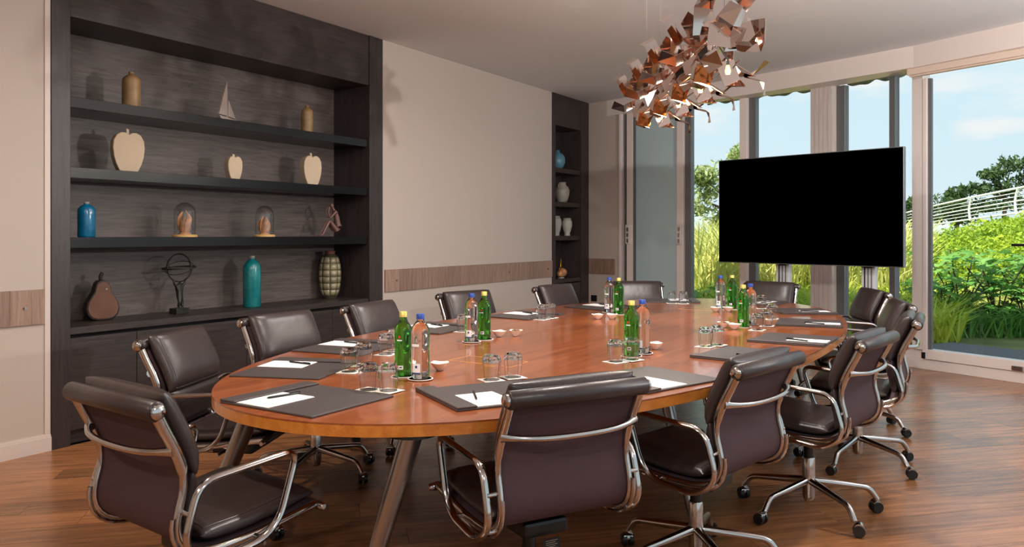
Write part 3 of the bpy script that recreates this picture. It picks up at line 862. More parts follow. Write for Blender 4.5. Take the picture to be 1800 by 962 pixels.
for i, ((x, y), (fx, fy), back, lab) in enumerate(CH):
    l = math.hypot(fx, fy); fx /= l; fy /= l
    o = chair0 if i == 0 else copy_tree(chair0)
    o.location = (x + fx * back, y + fy * back, 0.0); o.rotation_euler = (0, 0, deg(fx, fy))
    tag(o, lab, 'chair', 'swivel chairs round the conference table'); chairs.append(o)
    for ch_ in o.children:
        if ch_.name.startswith('star_leg') and i in STAR: ch_.rotation_euler.z += STAR[i]
    if i == 1:
        tg_ = MB().box(-0.032, 0.032, -0.150, -0.147, 0.300, 0.340).build('maker_tag', M_plastic, o)
        for k in range(5): MB().box(-0.022, 0.022 - 0.008 * (k % 2), -0.1508, -0.1500, 0.3055 + k * 0.0065, 0.3072 + k * 0.0065).build('print_line', M_grey, tg_)

# ------------------------------------------------------------------ desk folders, note pads, pens
PZ = TT + 0.0004
PADS = [  # centre on the table, facing of the sitter, whose place
 ((2.894, 2.015), (0.0, 1.0), 'before the leftmost front chair'),
 ((3.40, 2.435), (-0.86, 0.51), 'before the chair nearest the camera'),
 ((3.765, 3.03), (-0.94, 0.33), 'before the second chair on the window side'),
 ((3.93, 3.88), (-0.99, 0.10), 'before the third chair on the window side'),
 ((3.985, 4.60), (-1.0, 0.0), 'before the edge-on chair on the window side'),
 ((3.88, 5.50), (-0.98, -0.18), 'before the fifth chair on the window side'),
 ((3.66, 6.30), (-0.88, -0.46), 'before the far right chair'),
 ((3.15, 6.88), (-0.1, -1.0), 'before the chair under the black screen'),
 ((2.47, 6.70), (0.45, -0.89), 'before the chair by the bluish glass door'),
 ((2.20, 5.83), (0.97, -0.25), 'before the chair at the display niche'),
 ((2.03, 4.92), (0.99, -0.1), 'before the chair at the beige wall'),
 ((1.955, 3.95), (1.0, 0.05), 'before the chair at the right end of the bookcase'),
 ((2.10, 3.06), (0.97, 0.2), 'before the second chair on the bookcase side'),
 ((2.375, 2.45), (0.93, 0.36), 'before the nearest chair on the bookcase side'),
]
pad0 = note0 = pen0 = None
for i, ((x, y), (fx, fy), where) in enumerate(PADS):
    a = deg(fx, fy)
    if i == 0:
        pad0 = empty('desk_folder', (0, 0, 0))
        MB().box(-0.225, 0.225, -0.20, 0.20, 0, 0.007).build('board', M_pad, pad0, bevel=0.002)
        MB().box(-0.225, -0.150, -0.20, 0.20, 0.0075, 0.0145).build('side_flap', M_pad, pad0, bevel=0.002)
        MB().box(-0.223, -0.205, -0.198, 0.198, 0.0068, 0.0078).build('spine', M_pad, pad0)
        note0 = empty('note_pad', (0, 0, 0))
        MB().box(-0.08, 0.08, -0.105, 0.105, 0, 0.0012).build('sheet', M_paper, note0)
        MB().box(-0.078, 0.078, -0.103, 0.103, 0.0012, 0.0022).build('top_sheet', M_paper, note0, rz=0.02)
        pen0 = empty('ballpoint_pen', (0, 0, 0))
        MB().tube([(0, -0.068, 0.0042), (0, -0.06, 0.0042), (0, 0.062, 0.0042), (0, 0.066, 0.0042)], [0.001, 0.0038, 0.0040, 0.0025], 8).build('barrel', M_pen, pen0, smooth=True)
        MB().box(-0.0012, 0.0012, 0.022, 0.064, 0.008, 0.0098).build('clip', M_pen, pen0)
        p, n, e = pad0, note0, pen0
    else:
        p, n, e = copy_tree(pad0), copy_tree(note0), copy_tree(pen0)
    Rm = Matrix.Rotation(a, 3, 'Z')
    p.location = Vector((x, y, PZ)); p.rotation_euler = (0, 0, a)
    tag(p, 'dark grey leather desk folder ' + where, 'folder', 'desk folders round the table')
    q = Rm @ Vector((-0.069, -0.085, 0)); n.location = (x + q.x, y + q.y, PZ + 0.0072); n.rotation_euler = (0, 0, a)
    tag(n, 'white note pad on the folder ' + where, 'note pad', 'white note pads')
    q = Rm @ Vector((-0.085, -0.035, 0)); e.location = (x + q.x, y + q.y, PZ + 0.0096); e.rotation_euler = (0, 0, a - (0.35 if i % 3 else 0.2))
    tag(e, 'black pen on the note pad ' + where, 'pen', 'black pens')

# ------------------------------------------------------------------ bottles, glasses, bowls
def make_bottle(green):
    o = empty('water_bottle', (0, 0, 0))
    if green:
        pr = [(0.0, 0.002), (0.030, 0.0), (0.0365, 0.006), (0.0375, 0.03), (0.0365, 0.085), (0.035, 0.11), (0.0365, 0.135), (0.0375, 0.17), (0.0365, 0.19), (0.031, 0.207), (0.021, 0.221), (0.0155, 0.232), (0.0145, 0.250), (0.0, 0.250)]
        MB().lathe(pr, 28).build('body', M_green, o, smooth=True, angle=60)
        MB().lathe([(0.0165, 0.243), (0.0165, 0.263), (0.0150, 0.265), (0.0, 0.265)], 18).build('cap', M_gold, o, smooth=True, angle=40)
    else:
        pr = [(0.0, 0.002), (0.030, 0.0), (0.0365, 0.006), (0.038, 0.04), (0.0375, 0.10), (0.036, 0.125), (0.0375, 0.15), (0.038, 0.175), (0.0365, 0.195), (0.031, 0.213), (0.021, 0.226), (0.0150, 0.234), (0.0140, 0.248), (0.0, 0.248)]
        MB().lathe(pr, 28).build('body', M_clear, o, smooth=True, angle=60)
        MB().lathe([(0.0160, 0.240), (0.0165, 0.258), (0.0150, 0.261), (0.0, 0.261)], 18).build('cap', M_bluecap, o, smooth=True, angle=40)
    # paper label wrapped on the front
    def wrap(z0, z1, w, r, mat, name, par, c=0.0):
        m = MB(); vs = []; fs = []; n = 6
        for i in range(n + 1):
            an = -math.pi / 2 + c + (i / n - 0.5) * w
            for z in (z0, z1): vs.append((r * math.cos(an), r * math.sin(an), z))
            for z in (z1, z0): vs.append(((r - 0.0006) * math.cos(an), (r - 0.0006) * math.sin(an), z))
        for i in range(n):
            b = 4 * i
            for e in range(4): fs.append((b + e, b + 4 + e, b + 4 + (e + 1) % 4, b + (e + 1) % 4))
        fs += [(0, 1, 2, 3), (4 * n + 3, 4 * n + 2, 4 * n + 1, 4 * n)]
        return m.add(vs, fs).build(name, mat, par, smooth=True)
    if green:
        lb = wrap(0.030, 0.046, 0.55, 0.0388, M_label, 'paper_label', o, -0.3)
        wrap(0.036, 0.041, 0.3, 0.0393, M_labelblue, 'label_mark', lb, -0.3)
        wrap(0.158, 0.168, 0.25, 0.0386, M_red, 'neck_mark', o, -0.45); wrap(0.147, 0.152, 0.6, 0.0384, M_label, 'neck_print', o, -0.45)
    else:
        lb = wrap(0.022, 0.064, 0.85, 0.0396, M_label, 'paper_label', o, -0.45)
        wrap(0.022, 0.028, 0.85, 0.0401, M_labelblue, 'label_band', lb, -0.45)
        wrap(0.046, 0.056, 0.22, 0.0401, M_labelblue, 'label_mark', lb, -0.45)
        wrap(0.132, 0.142, 0.9, 0.0386, M_label, 'shoulder_print', o, -0.6)
    return o
bot = {True: make_bottle(True), False: make_bottle(False)}
used = {True: False, False: False}
coaster0 = empty('round_coaster', (0, 0, 0))
MB().lathe([(0.052, 0.0), (0.052, 0.0014)], 24).build('disc', M_doily, coaster0)
MB().lathe([(0.052, 0.0014), (0.052, 0.0022), (0.047, 0.0022), (0.047, 0.0014)], 24).build('rim', M_doily, coaster0)
BOT = [
 (709, 662, True, 'green glass bottle with gold cap, nearest to the camera'), (739, 667, False, 'clear water bottle with blue cap, nearest to the camera'),
 (829, 602, False, 'clear blue-capped bottle before the beige wall chair'), (851, 598, True, 'green gold-capped bottle before the beige wall chair'),
 (1071, 551, False, 'clear blue-capped bottle before the bluish door chair'), (1087.5, 554, True, 'green gold-capped bottle before the bluish door chair'),
 (1110, 627, True, 'green gold-capped bottle right of the table middle, behind two tumblers'), (1129.5, 622, False, 'clear blue-capped bottle right of the table middle, beside a lone bowl'),
 (1266.5, 545, False, 'clear bottle at the far end of the table before the window'), (1287, 545, True, 'green bottle at the far end of the table before the window'),
 (1306.5, 576, True, 'green gold-capped bottle on the right, in front of a clear one'), (1319, 571, False, 'clear blue-capped bottle on the right, hidden behind a green one'),
]
first = True
for px, py, gr, lab in BOT:
    zc = TT + 0.0012 + (0.0 if gr else 0.0025)
    p = on_plane(px, py - 2, zc + 0.0024)
    b = bot[gr] if not used[gr] else copy_tree(bot[gr])
    used[gr] = True
    face = math.atan2(EYE.y - p.y, EYE.x - p.x) + math.pi / 2
    b.location = p; b.rotation_euler = (0, 0, face)
    tag(b, lab, 'bottle', 'water bottles on the table')
    c = coaster0 if first else copy_tree(coaster0); first = False
    c.location = (p.x, p.y, zc)
    tag(c, 'round coaster under the ' + lab.split(',')[0], 'coaster', 'round white coasters')
# upturned tumblers
def make_tumbler():
    o = empty('tumbler', (0, 0, 0))
    outer = [(0.0330, 0.0), (0.0340, 0.010), (0.0385, 0.060), (0.0395, 0.075), (0.0375, 0.088), (0.0275, 0.1025), (0.0, 0.103)]
    inner = [(0.0, 0.090), (0.022, 0.0895), (0.033, 0.081), (0.0368, 0.072), (0.0360, 0.058), (0.0322, 0.010), (0.0312, 0.0)]
    m = MB().lathe(inner + outer, 10)
    n_ = len(inner) * 10
    m.build('wall', M_tumbler, o)
    MB().lathe([(0.0312, 0.0), (0.0330, 0.0), (0.0333, 0.0012), (0.0310, 0.0012)], 20).build('rim', M_tumbler, o, smooth=True)
    return o
tum0 = make_tumbler(); sq0 = empty('square_coaster', (0, 0, 0))
MB().box(-0.044, 0.044, -0.044, 0.044, 0, 0.0012).build('sheet', M_doily, sq0)
MB().box(-0.042, 0.042, -0.042, 0.042, 0.0012, 0.0018).build('top_ply', M_doily, sq0)
TUM = [
 (645, 690, 'upturned tumbler left of the pair nearest the camera'), (683, 692, 'upturned tumbler right of the pair nearest the camera'),
 (597, 657, 'front upturned tumbler beside the nearest bookcase-side folder'), (622, 646, 'rear upturned tumbler beside the nearest bookcase-side folder'),
 (678, 627, 'upturned tumbler left of the nearest green bottle'), (693, 621, 'upturned tumbler hidden behind the nearest green bottle'),
 (864, 672, 'left upturned tumbler of the pair behind the nearest chair back'), (902, 668, 'right upturned tumbler of the pair behind the nearest chair back'),
 (1082, 640, 'left upturned tumbler before the green bottle right of the middle'), (1110, 637, 'right upturned tumbler straight before the green bottle right of the middle'),
 (1241, 613, 'left upturned tumbler before the third window-side chair'), (1259, 611, 'right upturned tumbler before the third window-side chair'),
 (1331, 584, 'left upturned tumbler right of the right-hand green bottle'), (1348, 577, 'right upturned tumbler right of the right-hand green bottle'),
 (1366, 564, 'upturned tumbler by the fifth window-side folder'), (1340, 546, 'upturned tumbler before the chair under the screen'),
 (938, 564, 'left upturned tumbler on the beige wall folder edge'), (956, 562, 'right upturned tumbler on the beige wall folder edge'),
 (806, 586, 'upturned tumbler left of the clear bottle at the beige wall'),
 (1181, 537, 'left upturned tumbler before the bluish glass door'), (1201, 537, 'right upturned tumbler before the bluish glass door'),
]
def clear_of_folders(p, need):
    """push a spot off every desk folder; returns the spot and the angle of the closest folder"""
    best = (9.0, 0.0)
    for (fx_, fy_), (dx, dy), _w in PADS:
        a = deg(dx, dy); q = Matrix.Rotation(-a, 3, 'Z') @ Vector((p.x - fx_, p.y - fy_, 0))
        ox, oy = abs(q.x) - 0.225 - need, abs(q.y) - 0.20 - need
        if max(ox, oy) < best[0]: best = (max(ox, oy), a)
        if ox < 0 and oy < 0:
            if ox > oy: q.x += math.copysign(-ox, q.x)
            else: q.y += math.copysign(-oy, q.y)
            r = Matrix.Rotation(a, 3, 'Z') @ q; p = Vector((fx_ + r.x, fy_ + r.y, p.z))
    return p, best[1]
def spread_out(P, gap):
    for _ in range(40):
        for i in range(len(P)):
            for j in range(i + 1, len(P)):
                d = P[j] - P[i]; d.z = 0
                if 1e-6 < d.length < gap:
                    m_ = d.normalized() * ((gap - d.length) / 2 + 1e-4); P[i] = P[i] - m_; P[j] = P[j] + m_
    return P
TP = [on_plane(px, py - 3, TT) for px, py, lab in TUM]
for _ in range(8):
    TP = spread_out([clear_of_folders(p, 0.047)[0] for p in TP], 0.083)
TP = [clear_of_folders(p, 0.047)[0] for p in TP]
for i, (px, py, lab) in enumerate(TUM):
    p = TP[i]; a = clear_of_folders(p, 0.047)[1]
    zc = TT + 0.0012 + (0.0020 if i % 2 else 0.0)        # overlapping papers lie on one another
    t = tum0 if i == 0 else copy_tree(tum0); t.location = (p.x, p.y, zc + 0.0019); t.rotation_euler = (0, 0, 0.3 * i)
    tag(t, lab, 'glass', 'upturned tumblers')
    c = sq0 if i == 0 else copy_tree(sq0); c.location = (p.x, p.y, zc); c.rotation_euler = (0, 0, a)
    tag(c, 'square coaster under the ' + lab, 'coaster', 'square white coasters')
# little porcelain bowls, slightly square
def make_bowl():
    o = empty('small_bowl', (0, 0, 0))
    prof_ = [(0.0, 0.0), (0.017, 0.0), (0.019, 0.003), (0.033, 0.016), (0.046, 0.031), (0.048, 0.0335), (0.045, 0.0330), (0.032, 0.018), (0.016, 0.006), (0.0, 0.005)]
    m = MB(); n = 28
    for r, z in prof_:
        for k in range(n):
            an = 2 * math.pi * k / n
            sq = 1.0 / (abs(math.cos(an)) ** 3.2 + abs(math.sin(an)) ** 3.2) ** (1 / 3.2) if r > 0.02 else 1.0
            lift = 0.004 * abs(math.cos(2 * an)) * (r / 0.048) if r > 0.04 else 0
            m.v.append((r * sq * math.cos(an) * 0.82, r * sq * math.sin(an) * 0.82, z - lift + (0.003 if r > 0.04 else 0)))
    for i in range(len(prof_) - 1):
        for k in range(n): m.f.append((i * n + k, i * n + (k + 1) % n, (i + 1) * n + (k + 1) % n, (i + 1) * n + k))
    m.build('shell', M_porc, o, smooth=True, angle=70)
    MB().lathe([(0.0, 0.004), (0.015, 0.0045), (0.017, 0.006), (0.0, 0.0062)], 14).build('well', M_porc, o, smooth=True)
    return o
bowl0 = make_bowl()
BOWL = [(773, 652, 0, 'white porcelain bowl right of the nearest clear bottle'), (880, 593, 0, 'left white bowl beside the bottles at the beige wall'), (904, 592, 1, 'white bowl heaped with sweets beside the bottles at the beige wall'),
 (1053, 562, 0, 'left white bowl at the bottles before the bluish door chair'), (1073, 562, 0, 'right white bowl at the bottles before the bluish door chair'), (1151, 615, 0, 'lone white bowl right of the table middle'),
 (1259, 549, 0, 'left white bowl at the far end of the table'), (1278, 549, 0, 'right white bowl at the far end of the table'), (1291, 580, 0, 'white bowl left of the right-hand green bottle'), (1272, 577, 1, 'bowl of reddish nuts behind the third window-side tumblers')]
rnd = random.Random(3)
BP = spread_out([on_plane(px, py - 1, TT + 0.0012) for px, py, full, lab in BOWL], 0.098)
for i, (px, py, full, lab) in enumerate(BOWL):
    p = BP[i]
    b = bowl0 if i == 0 else copy_tree(bowl0); b.location = p; b.rotation_euler = (0, 0, 0.5 + 0.7 * i)
    tag(b, lab, 'bowl', 'small white bowls')
    if full:
        m = MB()
        for k in range(22):
            r = 0.024 * math.sqrt(rnd.random()); an = rnd.random() * 6.28
            vs, fs = ico((r * math.cos(an), r * math.sin(an), 0.028 + 0.012 * (1 - r / 0.024) * rnd.random()), 0.0065, 1)
            m.add(vs, fs)
        s = m.build('nuts', M_nuts, None, smooth=True, loc=(p.x, p.y, p.z)); tag(s, 'mixed wrapped sweets heaped in the ' + ('bowl at the beige wall' if i == 2 else 'bowl on the window side'), 'snacks', None, 'stuff')

# ------------------------------------------------------------------ screen on its stand
tv_l = Vector((2.40, 8.26, 0)); tv_r = Vector((4.21, 7.76, 0))
tv_c = (tv_l + tv_r) / 2; tv_d = (tv_r - tv_l).normalized(); tv_a = math.atan2(tv_d.y, tv_d.x)
tv_w = (tv_r - tv_l).length / 2
tv = empty('television', (tv_c.x, tv_c.y, 0), tv_a, 'large switched-off black flat screen standing before the windows', 'television')
MB().box(-tv_w, tv_w, 0.0, 0.045, 1.035, 2.105).build('housing', M_bezel, tv, bevel=0.004)
MB().box(-tv_w + 0.007, tv_w - 0.007, -0.002, 0.001, 1.043, 2.098).build('screen', M_screen, tv)
MB().box(-tv_w * 0.6, tv_w * 0.6, 0.045, 0.075, 1.10, 1.75).build('rear_cover', M_plastic, tv, bevel=0.01)
for (x0, x1) in ((-0.34, -0.20), (0.52, 0.645)):
    ps = MB().box(x0, x1, 0.10, 0.16, 0.03, 1.60).build('stand_post', M_standgrey, tv, bevel=0.004)
    m = MB()
    for k in range(3):
        xx = x0 + (x1 - x0) * (0.25 + 0.25 * k); MB().box(xx - 0.006, xx + 0.006, 0.096, 0.10, 0.05, 1.59).build('groove', M_gap if k == 0 else M_alu, ps)
    MB().box((x0 + x1) / 2 - 0.03, (x0 + x1) / 2 + 0.03, 0.075, 0.10, 1.02, 1.5).build('bracket', M_plastic, tv)
    MB().box((x0 + x1) / 2 - 0.05, (x0 + x1) / 2 + 0.05, -0.25, 0.40, 0.0, 0.035).build('foot', M_steel, tv, bevel=0.004)

# ------------------------------------------------------------------ hanging light of folded mirror plates
def cam_pt(X, Z, z):
    p = EYE + R_ * X + F_ * Z
    return Vector((p.x, p.y, z))
ch_a = cam_pt(1.075, 4.22, 2.33); ch_b = cam_pt(1.03, 5.80, 2.33)
ch_dir = (ch_b - ch_a).normalized()
chl = empty('chandelier', ((ch_a.x + ch_b.x) / 2, (ch_a.y + ch_b.y) / 2, H), 0, 'long hanging light of folded mirror-bronze plates above the table', 'chandelier')
CM = Matrix((( R_.x, F_.x, 0), (R_.y, F_.y, 0), (0, 0, 1)))
def fold_plate(o, e, w, nrm, l1, l2, phi, w0, w1, w2, skew):
    """strip folded once; returns mesh of thin sheet"""
    e = e.normalized(); w = (w - e * w.dot(e)).normalized(); n = e.cross(w)
    e2 = (e * math.cos(phi) + n * math.sin(phi))
    p0 = o; p1 = o + e * l1; p2 = p1 + e2 * l2
    secs = [(p0, w0, 0.0, n), (p1, w1, skew, n), (p2, w2, -skew, (n * math.cos(phi) - e * math.sin(phi)))]
    vs = []
    for p, ww, sk, nn in secs:
        l = p - w * ww + e * sk; r = p + w * ww - e * sk
        for q in (l, r): vs += [q + nn * 0.0009, q - nn * 0.0009]
    fs = []
    for i in range(2):
        a = 4 * i; b = a + 4
        fs += [(a, a + 2, b + 2, b), (a + 1, b + 1, b + 3, a + 3), (a, b, b + 1, a + 1), (a + 2, a + 3, b + 3, b + 2)]
    fs += [(0, 1, 3, 2), (8, 10, 11, 9)]
    return MB().add(vs, fs)
rnd = random.Random(21)
plates = []
# hand-placed large plates of one unit: right, depth, up
def V3(x, y, z): return Vector((x, y, z))
plates += [(V3(-.06, -.03, .05), V3(-.08, -.1, 1), V3(1, .1, 0), .13, .08, -1.0, .055, .042, .040, .01, 0),
           (V3(-.18, 0, 0.03), V3(-.5, -.1, .85), V3(.85, .1, .5), .12, .05, 1.2, .036, .034, .030, .0, 0),
           (V3(-.06, -.10, .04), V3(1, .05, -.15), V3(.1, .1, 1), .11, .07, .8, .05, .05, .03, .01, 0),
           (V3(.04, -.06, .05), V3(.45, -.1, .9), V3(.8, .2, -.5), .15, .08, -.9, .05, .04, .034, .012, 0),
           (V3(.09, -.06, .02), V3(1, -.1, .12), V3(-.1, .2, 1), .10, .07, 1.1, .06, .075, .05, .012, 0),
           (V3(.17, 0, .03), V3(.35, .1, .9), V3(.9, .1, -.4), .09, .07, .9, .03, .03, .022, 0, 0),
           (V3(.10, -.02, -.10), V3(.75, -.2, -.55), V3(.4, .9, .2), .10, .09, 1.3, .040, .038, .030, .01, 1),
           (V3(.16, .02, -.16), V3(.9, -.1, -.25), V3(.2, .95, .3), .09, .07, -1.1, .036, .034, .022, .01, 1),
           (V3(.03, -.08, -.10), V3(.25, -.2, -.9), V3(.9, .2, .2), .12, .06, .9, .045, .04, .03, .01, 0),
           (V3(-.06, -.05, -.12), V3(-.25, -.2, -.9), V3(.95, .1, -.2), .10, .07, 1.2, .042, .036, .03, .0, 1),
           (V3(-.14, -.04, -.05), V3(-.8, -.2, -.45), V3(.3, .9, -.3), .09, .08, -1.0, .04, .04, .03, .01, 0),
           (V3(-.12, .05, .05), V3(-.3, .6, .7), V3(.9, .2, .2), .10, .07, .9, .04, .035, .03, 0, 0)]
for k in range(10):
    a = 2.399 * k; zz = 1 - 2 * (k + 0.5) / 10
    r = math.sqrt(1 - zz * zz); e = Vector((r * math.cos(a), r * math.sin(a), zz))
    w = Vector((rnd.uniform(-1, 1), rnd.uniform(-1, 1), rnd.uniform(-1, 1)))
    plates.append((e * rnd.uniform(.07, .11), e, w, rnd.uniform(.07, .11), rnd.uniform(.06, .09), rnd.choice((-1, 1)) * rnd.uniform(.7, 1.3), rnd.uniform(.038, .05), rnd.uniform(.036, .048), rnd.uniform(.028, .04), rnd.uniform(-.012, .012), k % 4 == 0))
proto = []
for pl in plates:
    o_, e_, w_ = [CM @ q for q in pl[:3]]
    o = fold_plate(o_, e_, w_, None, pl[3] * 1.06, pl[4] * 1.1, pl[5], pl[6] * 1.2, pl[7] * 1.2, pl[8] * 1.25, pl[9]).build('mirror_plate', M_copper if pl[10] else M_bronze, chl)
    proto.append(o)
units = [ch_a.lerp(ch_b, k / 3) for k in range(4)]
proto.append(MB().tube([(0, 0, 0.03), (0, 0, -0.10)], 0.012, 10).build('socket', M_chrome, chl, smooth=True))
cup = CM @ Vector((.09, -.03, -.02))
proto.append(MB().lathe([(0.028, 0.0), (0.034, 0.05), (0.031, 0.05), (0.025, 0.003), (0.0, 0.003)], 16, cup).build('mirror_cup', M_chrome, chl, smooth=True))
bulbs = []
for q in ((.02, -.18, -.16), (0.0, .20, -.15)):
    p = CM @ Vector(q)
    proto.append(MB().lathe([(0.0, -0.03), (0.011, -0.027), (0.015, -0.012), (0.010, 0.008), (0.007, 0.02), (0.0, 0.02)], 12, p).build('bulb', M_bulb, chl, smooth=True)); bulbs.append(p)
    c_ = MB().tube([p + Vector((0, 0, 0.018)), p + Vector((0, 0, 0.045)), (0, 0, 0.03)], [0.009, 0.006, 0.003], 8).build('bulb_holder', M_patina, chl, smooth=True); proto.append(c_)
for k, u_ in enumerate(units):
    off = u_ - chl.location
    for o in proto:
        c = o if k == 0 else o.copy()
        if k: COL.objects.link(c)
        c.location = off
    for q in ((0.02, -0.18, -0.235), (0.0, 0.20, -0.225)):
        l = bpy.data.lights.new('bulb_light', 'POINT'); l.energy = BULB_W; l.color = (1.0, 0.90, 0.78); l.shadow_soft_size = 0.04
        lo = bpy.data.objects.new('bulb_light', l); COL.objects.link(lo); lo.parent = chl; lo.location = off + CM @ Vector(q)
for dx, dz in ((-0.09, -0.13), (0.10, -0.10), (0.0, 0.06)):
    a = ch_a - ch_dir * 0.12 + R_ * dx + Vector((0, 0, dz)); b = ch_b + ch_dir * 0.12 + R_ * dx + Vector((0, 0, dz))
    bw(MB().tube([a, b], 0.0045, 8), 'rail', M_chrome, chl, smooth=True)
for k in (0, 3):
    for sx in (-0.05, 0.05):
        a = units[k] + R_ * sx
        bw(MB().tube([(a.x, a.y, H), (a.x, a.y, 2.38)], 0.0011, 6), 'suspension_wire', M_patina, chl)
    bw(MB().lathe([(0.06, -0.025), (0.06, 0.0)], 20, (units[k].x, units[k].y, H)), 'ceiling_rose', M_steel, chl, smooth=True, angle=40)

# ------------------------------------------------------------------ things on the shelves
def place(px, base_z, x):
    y, t = along_x(px, x)
    return Vector((x, y, base_z)), t / 1400.0
def slab(outline, th, bevel=0.004):
    n = len(outline); m = MB()
    vs = [(th / 2, a, b) for a, b in outline] + [(-th / 2, a, b) for a, b in outline]
    fs = [tuple(range(n)), tuple(range(2 * n - 1, n - 1, -1))] + [(i, n + i, n + (i + 1) % n, (i + 1) % n) for i in range(n)]
    return m.add(vs, fs)
def ceramic_bottle(px, z, x, h, r, mat, neckmat, lab, name='ceramic_bottle'):
    p, s = place(px, z, x)
    o = empty(name, p, 0, lab, 'bottle')
    MB().lathe([(0.0, 0.002), (r * 0.93, 0.0), (r, 0.008), (r, h * 0.74), (r * 0.93, h * 0.82), (r * 0.62, h * 0.89), (r * 0.32, h * 0.925), (r * 0.27, h * 0.95)], 28).build('body', mat, o, smooth=True, angle=70)
    MB().lathe([(r * 0.27, h * 0.945), (r * 0.34, h * 0.965), (r * 0.32, h), (r * 0.2, h), (r * 0.2, h * 0.95)], 18).build('lip', neckmat, o, smooth=True, angle=50)
    return o
def eared(o, r, z, mat):
    MB().tube([(0, r * 0.55, z), (0, r * 0.95, z - 0.01), (0, r * 0.85, z - 0.045)], 0.006, 8).build('handle', mat, o, smooth=True)
sb = ceramic_bottle(231, 2.20, -0.14, 0.25, 0.060, M_stone, M_stone, 'brown stoneware bottle at the left of the top shelf')
sb2 = ceramic_bottle(540, 2.20, -0.16, 0.245, 0.051, M_stone, M_stone, 'brown stoneware bottle at the right of the top shelf')
eared(sb, 0.05, 0.215, M_stone); eared(sb2, 0.045, 0.21, M_stone)
# sailing boat
p, s = place(399, 2.20, -0.13)
bt = empty('model_sailboat', p, 0.35, 'flat silvery metal sailing boat on the top shelf', 'ornament')
slab([(-0.085, 0.0), (0.095, 0.0), (0.125, 0.028), (-0.125, 0.036), (-0.115, 0.022)], 0.035).build('hull', M_metalboat, bt, bevel=0.003)
slab([(-0.118, 0.045), (-0.004, 0.045), (-0.004, 0.17), (-0.008, 0.315)], 0.016).build('main_sail', M_metalboat, bt, bevel=0.002)
slab([(0.012, 0.042), (0.112, 0.036), (0.012, 0.172)], 0.016).build('jib', M_metalboat, bt, bevel=0.002)
MB().tube([(0, 0.003, 0.03), (0, -0.002, 0.30)], 0.004, 8).build('mast', M_metalboat, bt, smooth=True)
# flat wooden apples
def apple(px, z, x, w, h, lab, rz):
    p, s = place(px, z, x)
    o = empty('wooden_apple', p, rz, lab, 'ornament')
    half = [(0.0, 0.90), (0.10, 0.945), (0.24, 0.95), (0.38, 0.89), (0.475, 0.76), (0.50, 0.58), (0.47, 0.38), (0.40, 0.20), (0.31, 0.06), (0.24, 0.0)]
    pts = [(a * w, b * h * 0.90 / 0.95) for a, b in half]
    out = [(-a, b) for a, b in pts[::-1]][:-1] + pts
    out = out[::-1]
    slab(out, 0.085).build('body', M_lightwood, o, bevel=0.006)
    slab([(0.008, h * 0.98), (-0.010, h * 1.0), (-0.008, h * 0.82), (0.010, h * 0.82)][::-1], 0.02).build('stem', M_lightwood, o, bevel=0.003)
apple(224, 1.755, -0.16, 0.205, 0.305, 'large flat wooden apple at the left of the middle shelf', -0.30)
apple(410, 1.755, -0.16, 0.118, 0.205, 'small flat wooden apple in the middle of the shelf', -0.25)
apple(546, 1.755, -0.16, 0.172, 0.285, 'medium flat wooden apple at the right of the middle shelf', -0.25)
# lower shelf
ceramic_bottle(152, 1.31, -0.12, 0.232, 0.054, M_blue, M_grey, 'bright blue glazed bottle on the lowest shelf')
def cloche(px, x, r, h, lab, lab2, seed):
    p, s = place(px, 1.31, x)
    o = empty('glass_cloche', p, 0, lab, 'cloche')
    MB().lathe([(0.0, 0.0), (r * 1.16, 0.0), (r * 1.16, 0.010), (r * 1.05, 0.018), (0.0, 0.018)], 28).build('base', M_basewood, o, smooth=True, angle=40)
    dome = [(r, 0.018)] + [(r, 0.018 + (h - r - 0.018) * k / 4) for k in range(1, 5)] + [(r * math.cos(a), h - r + r * math.sin(a)) for a in [math.pi / 2 * k / 9 for k in range(1, 10)]]
    dome[-1] = (0.0, h)
    inn = [(max(0.0, a - 0.003), b - (0.003 if b > h - r else 0)) for a, b in dome[::-1]]; inn[0] = (0.0, h - 0.003)
    MB().lathe(dome + inn, 28).build('dome', M_cloche, o, smooth=True, angle=60)
    # dried piece inside
    rr = random.Random(seed)
    d = empty('dried_sculpture', p + Vector((0, 0, 0.0182)), 0, lab2, 'ornament')
    for k in range(5):
        a = 6.28 * k / 5 + rr.random(); hh = h * rr.uniform(0.45, 0.72)
        pts = [(r * 0.25 * math.cos(a), r * 0.25 * math.sin(a), 0.004), (r * 0.42 * math.cos(a + .4), r * 0.42 * math.sin(a + .4), hh * 0.35), (r * 0.5 * math.cos(a + .9), r * 0.5 * math.sin(a + .9), hh * 0.7), (r * 0.25 * math.cos(a + 1.3), r * 0.25 * math.sin(a + 1.3), hh)]
        MB().tube(spline(pts, 4), [0.012, 0.018, 0.022, 0.024, 0.024, 0.023, 0.022, 0.021, 0.019, 0.017, 0.014, 0.010, 0.006], 8, flat=(Vector((math.cos(a), math.sin(a), 0)), 0.5)).build('blade', M_shell, d, smooth=True)
    MB().lathe([(0.0, 0.0), (r * 0.6, 0.0), (r * 0.5, 0.012), (0.0, 0.016)], 14).build('mount', M_shell, d, smooth=True)
cloche(325, -0.14, 0.076, 0.256, 'left glass dome cloche on the lowest shelf', 'brown dried piece inside the left glass dome', 2)
cloche(465, -0.14, 0.073, 0.254, 'right glass dome cloche on the lowest shelf', 'brown dried piece inside the right glass dome', 7)
